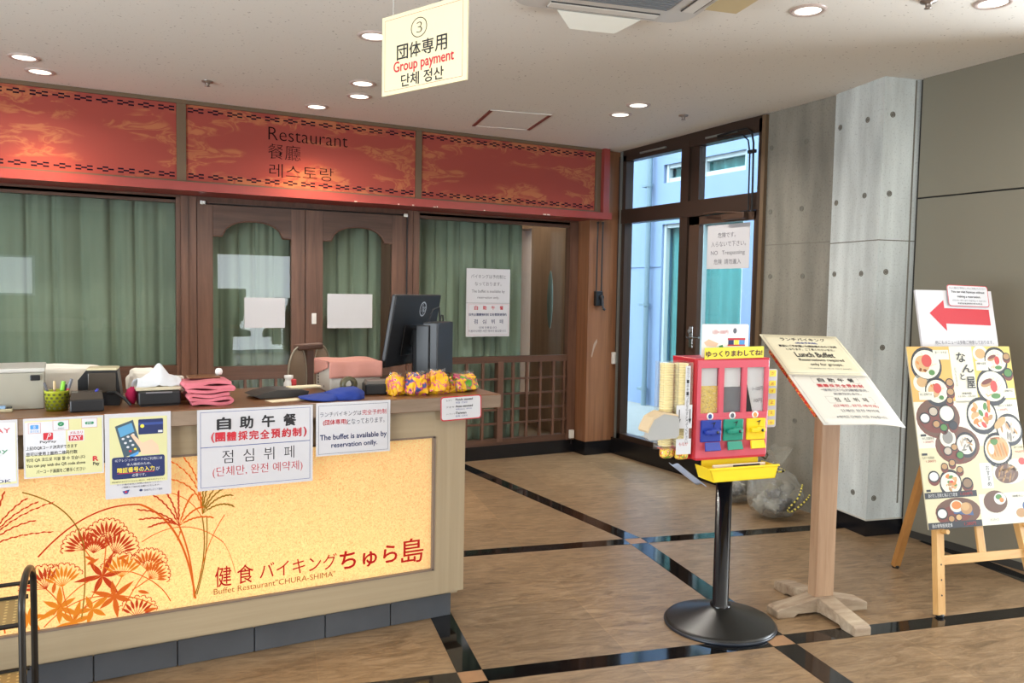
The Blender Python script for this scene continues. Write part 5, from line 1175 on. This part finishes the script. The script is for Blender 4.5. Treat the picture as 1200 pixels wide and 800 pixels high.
for b_, nm in ((sl.p, 'printed_picture'), (sl.t, 'lettering')): o = bent(b_).obj(nm, PM, lo)

# ------------------------------------------------------------------ easel with the menu board and arrow sign
FT = Vector((3.612, 2.355, 0)); T13 = R(13)
VV = FY*math.sin(T13)+Vector((0, 0, math.cos(T13))); NN = -(FY*math.cos(T13)-Vector((0, 0, math.sin(T13))))
es = thing('easel', 'pale pine tripod easel holding the food menu board at the right', 'easel', FT, (0, 0, -12.342))
T77 = Matrix.Rotation(R(-13), 4, 'X')   # leaning back: local z runs up the slope
CAPR = mat('rubber_tip', (24, 24, 24), .6)
for x0, x1 in ((0, .075), (.60, .525)):
    b = B(); vs = []
    for z, xc in ((.012, x0), (1.28, x0+(x1-x0)*1.28/1.28*2.2)):
        vs += [(xc-.021, -.012, z), (xc+.021, -.012, z), (xc+.021, .022, z), (xc-.021, .022, z)]
    b.add([T77 @ Vector(v) for v in vs], [(3, 2, 1, 0), (4, 5, 6, 7), (0, 1, 5, 4), (1, 2, 6, 5), (2, 3, 7, 6), (3, 0, 4, 7)])
    for z in (.10, .17, .24): xz = x0+(x1-x0)*2.2*z/1.28; b.lathe([(.0045, 0), (.0005, .0006)], 1, 10, T77 @ Matrix.Translation((xz, -.0122, z)) @ Matrix.Rotation(R(90), 4, 'X'))
    leg = b.obj('leg', [WEA, CAPR], es)
    b = B(); b.lathe([(.0005, 0.), (.017, .0), (.019, .014), (.0005, .02)], 0, 14, Matrix.Translation((x0, .005, .0005))); b.obj('rubber_tip', CAPR, leg)
    b = B(); xz = x0+(x1-x0)*2.2*.395/1.28; b.tube([T77 @ Vector((xz+.012, .02, .392)), T77 @ Vector((xz+.012, -.045, .392))], .011, 0, 14); b.obj('peg', WEAX, leg)
b = B(); b.bbox(.03, .565, -.004, .016, .235, .278, .003, 0, T77); b.obj('cross_bar', WEAX, es)
b = B(); b.bbox(.278, .322, .002, .016, .25, 1.27, .003, 0, T77); b.obj('mast', WEA, es)
hp = T77 @ Vector((.30, .03, 1.2))
b = B(); rf = Vector((.309, .646, .012)); d_ = (hp-rf); sid = Vector((1, 0, 0)); upn = d_.normalized().cross(sid)
vs = []
for p in (rf, hp):
    for sx, sy in ((-1, -1), (1, -1), (1, 1), (-1, 1)): vs.append(p+sid*.02*sx+upn*.014*sy)
b.add(vs, [(3, 2, 1, 0), (4, 5, 6, 7), (0, 1, 5, 4), (1, 2, 6, 5), (2, 3, 7, 6), (3, 0, 4, 7)]); rl = b.obj('rear_leg', wood('easel_dark_leg', (186, 134, 74), (158, 108, 56), 'z', 20, .45, 14), es)
b = B(); b.lathe([(.0005, 0.), (.017, .0), (.019, .014), (.0005, .02)], 0, 14, Matrix.Translation((rf.x, rf.y, .0005))); b.obj('rubber_tip', CAPR, rl)
# menu board
MP = [mat('menu_%d' % i, tuple(x*.86 for x in c), .5) for i, c in enumerate([(28, 26, 30), (192, 44, 40), (244, 190, 96), (238, 228, 186), (240, 216, 110), (240, 240, 236), (46, 48, 56), (124, 52, 36), (222, 178, 120), (216, 66, 56), (80, 140, 60), (196, 150, 96), (150, 120, 90), (206, 190, 170), (64, 96, 150), (230, 140, 60), (150, 146, 140), (110, 74, 54), (250, 246, 226)])]
MK, MR, MO, MC, MY_, MWH, MBK, MT, MNO, MRD, MG, MBE, MBR, MPL, MBU, MOR, MGY, MCU, MIV = range(19)
s = Sheet(.640, .885); s.zt = .0024
s.box(0, 1, 0, 1, MC); s.box(0, .40, 0, .31, MO, .0001); s.box(.62, 1, 0, .31, MY_, .0001); s.box(.40, .62, 0, .32, MIV, .0001); s.box(0, 1, .31, .565, MIV, .0001); s.box(.5, 1.0, .83, 1.0, MIV, .0001)
rnd = random.Random(5)
def bowl(x, y, r, kind, k=.92):
    s.disc(x, y+.012, r, r*k, MBK, .0003); s.disc(x, y-.004, r*.97, r*k*.95, MK, .0004); s.disc(x, y+.003, r*.89, r*k*.84, MIV if kind != 'curry' else MCU, .0005)
    if kind in ('soba', 'pork'):
        for j in range(16):
            a_ = rnd.uniform(0, 6.3); q_ = r*.5*math.sqrt(rnd.random()); L_ = r*rnd.uniform(.18, .34); t0 = rnd.uniform(0, 3.1); cx, cy = (x+q_*math.cos(a_))*s.w, s.h-y*s.h+q_*.8*math.sin(a_)*s.w
            stroke(s.p, bez((cx-L_*s.w*math.cos(t0), cy-L_*s.w*math.sin(t0)), (cx, cy+.004), (cx+L_*s.w*math.cos(t0), cy+L_*s.w*math.sin(t0)), 6), .0016, s.zp+.00052, (MPL, MC, MBE)[j % 3])
    if kind == 'soba':
        s.disc(x-.25*r, y-.0, r*.48, r*.45, MNO, .0006); s.disc(x+.05*r, y-.12*r, r*.33, r*.34, MRD, .0007); s.disc(x+.30*r, y+.34*r, r*.2, r*.15, MG, .0007)
        for j in range(7): a_ = rnd.uniform(0, 6.3); s.disc(x-.25*r+.3*r*math.cos(a_), y+.28*r*math.sin(a_), r*.11, r*.07, (MOR, MBE, MT)[j % 3], .00065, rnd.uniform(0, 3))
    elif kind == 'pork':
        s.disc(x-.33*r, y-.10*r, r*.40, r*.18, MBE, .0006, .3); s.disc(x-.30*r, y-.16*r, r*.36, r*.12, MT, .0007, .3); s.disc(x+.1*r, y+.02*r, r*.22, r*.3, MRD, .0007); s.disc(x+.15*r, y+.38*r, r*.3, r*.14, MG, .0007)
        for j in range(6): s.disc(x-.4*r+.16*r*j, y+.35*r, r*.12, r*.03, MNO, .00065, rnd.uniform(0, 3))
    elif kind == 'sea':
        for j in range(20): a_ = rnd.uniform(0, 6.3); q_ = r*.6*math.sqrt(rnd.random()); s.disc(x+q_*math.cos(a_), y+q_*.72*math.sin(a_), r*.2, r*.12, (MNO, MOR, MRD, MG, MIV, MBE)[j % 6], .0006+.00001*j, rnd.uniform(0, 3))
    elif kind == 'tempura':
        for j in range(16): a_ = rnd.uniform(0, 6.3); q_ = r*.6*math.sqrt(rnd.random()); s.disc(x+q_*math.cos(a_), y+q_*.7*math.sin(a_), r*.26, r*.08, (MGY, MIV, MBK, MBE, MPL)[j % 5], .0006+.00001*j, rnd.uniform(0, 3))
    elif kind == 'katsu':
        s.disc(x, y, r*.78, r*.66, MNO, .0006)
        for j in range(6): s.disc(x-.5*r+.2*r*j, y+.04*r, r*.07, r*.42, MOR if j % 2 else MBE, .0007, .25)
        s.disc(x-.2*r, y-.3*r, r*.26, r*.2, MG, .0008); s.disc(x-.45*r, y, r*.2, r*.3, MIV, .0008)
    elif kind == 'rice': s.disc(x, y, r*.72, r*.6, MWH, .0006)
    elif kind == 'soup': s.disc(x, y, r*.75, r*.6, MBR, .0006)
def cup(x, y, r, c=MBE): s.disc(x, y+.01, r, r*1.0, MT, .0006); s.disc(x, y, r*.95, r*.8, MK, .0007); s.disc(x, y, r*.75, r*.6, c, .0008)
def tray(x, y, rx, ry): s.disc(x, y, rx, ry, MT, .00015); s.disc(x, y-.002, rx*.96, ry*.95, MCU, .0002); s.disc(x-.1*rx, y+.1*ry, rx*.7, ry*.6, MT, .00025)
bowl(.165, .098, .145, 'soba'); s.disc(.105, .205, .082, .072, MIV, .0003); s.disc(.105, .20, .05, .04, MNO, .0004); bowl(.235, .25, .115, 'soba'); cup(.365, .205, .042); cup(.362, .258, .04); cup(.345, .305, .035)
s.disc(.70, .042, .075, .065, MIV, .0003); s.disc(.70, .042, .05, .04, MNO, .0004); bowl(.845, .080, .115, 'pork'); bowl(.775, .228, .155, 'pork'); cup(.955, .06, .04); cup(.95, .155, .05, MG)
s.box(.24, .39, .02, .075, MIV, .0009); s.box(.06, .20, .255, .30, MIV, .0009); s.box(.64, .76, .085, .14, MIV, .0009); s.box(.88, .99, .245, .30, MIV, .0009)
tray(.215, .402, .205, .155); bowl(.30, .375, .075, 'rice'); cup(.09, .40, .055, MWH); cup(.175, .365, .05, MPL); cup(.19, .435, .04); cup(.255, .455, .04, MG); cup(.345, .445, .045, MBK)
bowl(.635, .39, .150, 'sea'); s.poly([(.70, .31), (.73, .31), (.72, .38), (.70, .38)], MOR, .0012); bowl(.885, .475, .13, 'tempura'); s.disc(.80, .44, .07, .03, MNO, .0012, .6)
tray(.365, .555, .21, .145); s.disc(.28, .515, .075, .07, MIV, .0005); s.disc(.28, .51, .05, .05, MGY, .0006); bowl(.445, .55, .098, 'tempura'); cup(.265, .585, .045, MPL); cup(.33, .565, .035); cup(.375, .61, .04, MG)
bowl(.745, .585, .14, 'katsu')
bowl(.255, .755, .105, 'sea'); cup(.105, .72, .055, MWH); cup(.41, .765, .055, MBR); cup(.215, .668, .035); cup(.29, .65, .035, MBE); cup(.355, .69, .035)
s.box(0, .485, .805, .838, MBK, .0012); s.T('あげだし豆腐と海ぶどう定食', .03, .30, .811, .831, MWH); s.T('1,050円', .33, .44, .812, .830, MR)
tray(.29, .915, .21, .105); s.poly([(.23, .87), (.42, .895), (.43, .94), (.25, .925)], MBU, .0006); s.disc(.28, .885, .06, .045, MIV, .0007); s.disc(.28, .88, .045, .03, MOR, .0008); s.disc(.37, .90, .055, .045, MBE, .0009); s.disc(.36, .89, .04, .03, MNO, .001); cup(.14, .92, .055, MWH); cup(.22, .95, .035); cup(.29, .945, .035, MNO)
s.box(0, .50, .965, 1.0, MBK, .0012); s.T('海の幸陶板焼定食', .03, .22, .972, .993, MWH); s.T('1,280円', .33, .44, .973, .992, MR)
s.rbox(.545, .66, .66, .80, .004, MWH, .0003); column_text(s.t, 'おすすめ', .62*.64, .885*.325, .022, .026, .0012, MK)
s.disc(.83, .715, .165, .095, MWH, .0003); s.disc(.80, .725, .115, .075, MCU, .0005); s.disc(.90, .68, .08, .05, MIV, .0005); s.disc(.965, .66, .035, .028, MRD, .0006)
for j in range(14): s.disc(.73+.01*j, .72+.03*math.sin(j*2), .035, .008, MBR if j % 2 else MBE, .00055, rnd.uniform(0, 3))
s.disc(.655, .875, .115, .085, MCU, .0004); s.disc(.70, .86, .058, .045, MWH, .0006); s.disc(.69, .85, .03, .02, MG, .0007); s.disc(.715, .868, .022, .018, MOR, .0008); s.disc(.86, .935, .095, .06, MIV, .0004); s.disc(.82, .925, .035, .03, MWH, .0005); s.disc(.89, .945, .05, .035, MBE, .0006); s.disc(.95, .91, .04, .04, MBU, .0006)
s.T('な', .46, .545, .035, .09, MK, .01); s.T('ん', .50, .61, .105, .15, MK, .01); s.T('と', .475, .52, .155, .19, MK, .01); s.T('屋', .53, .61, .175, .24, MK, .01)
column_text(s.t, 'おきなわそば', .435*.64, .885*.88, .012, .016, .0012, MGY); s.T('営業時間', .47, .56, .262, .275, MK); s.T('11:00~15:00', .43, .60, .28, .29, MGY)
for x0, x1, y, t_ in ((.26, .37, .027, '島ソーキそば'), (.07, .18, .262, 'ゆし豆腐そば'), (.65, .74, .092, '沖縄そば定食'), (.89, .97, .252, '沖縄そば'), (.04, .15, .505, 'ゆし豆腐定食'), (.02, .13, .61, 'もずくそば定食'), (.80, .95, .335, '海ぶどう海鮮丼'), (.66, .78, .498, '天ぷらそば'), (.90, .99, .575, 'かつ丼'), (.82, .96, .845, '沖縄カレー'), (.58, .66, .965, 'タコライス')): s.T(t_, x0, x1, y, y+.014, MK)
for x0, y, t_ in ((.05, .525, '1,050円'), (.05, .63, '1,200円'), (.80, .36, '1,350円'), (.68, .52, '980円'), (.91, .60, '950円')): s.T(t_, x0, x0+.09, y, y+.013, MR)
for x in (.03, .02): s.box(x, x+.05, .488 if x == .03 else .592, .500 if x == .03 else .604, MBK, .0012)
s.box(.02, .06, .788, .80, MBK, .0012)
s.zt = .0024
brd = s.make('menu_board', 'food menu board with bowls and trays standing on the pine easel', 'menu board', mat('menu_board_base', (206, 198, 170), .5), FT+FX*-.022+VV*.405+NN*.018, (77, 0, -12.342), .006, mats=MP)
# arrow sign behind it
s = Sheet(.482, .60)
s.poly([(.145, .20), (.345, .085), (.345, .155), (.935, .165), (.935, .305), (.345, .29), (.345, .355)], 1, .0002)
s.T('他にもメニューは多数ご用意しております。', .17, .94, .435, .47, 3)
ar = s.make('arrow_sign', 'white sign with a red left-pointing arrow behind the menu board', 'sign', mat('white_sign_board', (208, 206, 210), .5), FT+FX*.118+VV*.99+NN*-.028, (77, 0, -12.342), .012)
s = Sheet(.262, .112)
s.rbox(0, 1, 0, 1, .014, 1, -.0002); s.rbox(.015, .985, .03, .97, .013, 6, 0)
s.T('なんと屋はご予約なしでもご利用いただけます', .05, .95, .09, .19, 3); s.T('You can visit Nantoya without', .09, .91, .26, .40, K, .015); s.T('making a reservation.', .23, .80, .48, .62, K, .015); s.T('난토야는 예약 없이 이용하실 수 있습니다', .10, .92, .68, .77, 3); s.T('南都屋無需預約即可使用', .22, .82, .82, .91, K)
s.make('card', 'small red-edged card on visiting without reservation, taped over the arrow sign', 'card', LAM, FT+FX*.308+VV*1.507+NN*-.020, (77, 1.0, -12.342), .0015, r=.014)

# ------------------------------------------------------------------ rubbish bags by the concrete wall
BAGM = glass('clear_bag_film', (.88, .87, .83), .16, 1.75, .13, .8)
def rubbish(x, y, r, h, label, seed, tie=True):
    t = thing('rubbish_bag', label, 'rubbish bag', (x, y, 0), (0, 0, 20), 'clear rubbish bags by the concrete wall')
    def film(p, k=1.):
        n_ = 1+.16*mnoise.noise(p*1.6+Vector((seed, 0, 0)))+.10*mnoise.noise(Vector((p.x*4+seed, p.y*4, p.z*1.2)))+.03*mnoise.noise(p*11)
        taper = 1-.42*max(0, p.z)**1.4
        return Vector((p.x*n_*taper*k, p.y*n_*taper*k, max(-.93, p.z*n_)*k))
    B().ball((0, 0, h*.5), (r*1.05, r*.9, h*.53), 0, 5, lambda p: film(p), None, True).obj('film', BAGM, t)
    b = B()
    for i in range(16):
        rr = random.Random(seed*10+i); a_ = rr.uniform(0, 6.3); q = r*.60*math.sqrt(rr.random()); s0 = rr.uniform(.16, .30)
        b.ball((q*math.cos(a_), q*.8*math.sin(a_), h*rr.uniform(.18, .62)), (r*s0, r*s0*.85, h*rr.uniform(.09, .16)), i % 4, 3, lambda p: p*(1+.6*mnoise.noise(p*2.6+Vector((i*3.1, 0, 0)))))
    b.obj('contents', [mat('refuse_grey', (122, 120, 112), .8), mat('refuse_white', (160, 158, 150), .8), mat('refuse_olive', (112, 106, 84), .8), mat('refuse_dark', (70, 70, 72), .8)], t)
    def neck(a_, c_):
        th_ = a_*2*math.pi; k = 1+.28*mnoise.noise(Vector((math.cos(th_)*2.2+seed, math.sin(th_)*2.2, c_*2)))
        rad = r*(.30+.55*c_**1.2)*k*.75
        return (rad*math.cos(th_)+.25*r*c_, rad*.6*math.sin(th_), h*.97+.42*h*c_*(1+.3*mnoise.noise(Vector((th_*1.5, seed, 0)))))
    if tie:
        B().grid(neck, 48, 10).obj('bag_neck', BAGM, t)
        ctrl = [(70, .74), (58, .70), (46, .62), (34, .50), (25, .38), (22, .28), (29, .25), (38, .33), (48, .42), (60, .50), (72, .55)]
        pts = []
        for k in range(40):
            f = k/39*(len(ctrl)-1); i = min(int(f), len(ctrl)-2); q = f-i; ph_ = ctrl[i][0]*(1-q)+ctrl[i+1][0]*q; zz = ctrl[i][1]*(1-q)+ctrl[i+1][1]*q
            a_ = math.atan2(-.40, -.92)+R(ph_); rad = r*1.10*math.sqrt(max(.1, 1-((zz-.5)/.53)**2))*(1-.42*max(0, (zz-.5)/.53)**1.4)+.008
            pts.append((rad*math.cos(a_), rad*math.sin(a_), h*zz))
        b = B()
        for i in range(39): b.tube([pts[i], pts[i+1]], .0055, i % 2, 8)
        for k in range(14):
            a_ = k/13*2*math.pi; p_ = (r*.32*math.cos(a_), r*.26*math.sin(a_), h*.965); a2 = (k+1)/13*2*math.pi; b.tube([p_, (r*.32*math.cos(a2), r*.26*math.sin(a2), h*.965)], .006, k % 2, 8)
        b.obj('tie_rope', [mat('rope_yellow', (226, 208, 90), .7), mat('rope_black', (36, 34, 30), .7)], t)
rubbish(4.235, 3.99, .205, .33, 'large clear rubbish bag tied with yellow and black rope by the concrete wall', 2.0)
rubbish(4.30, 4.42, .145, .21, 'smaller clear rubbish bag behind the black pole, left of the roped bag', 5.0, False)
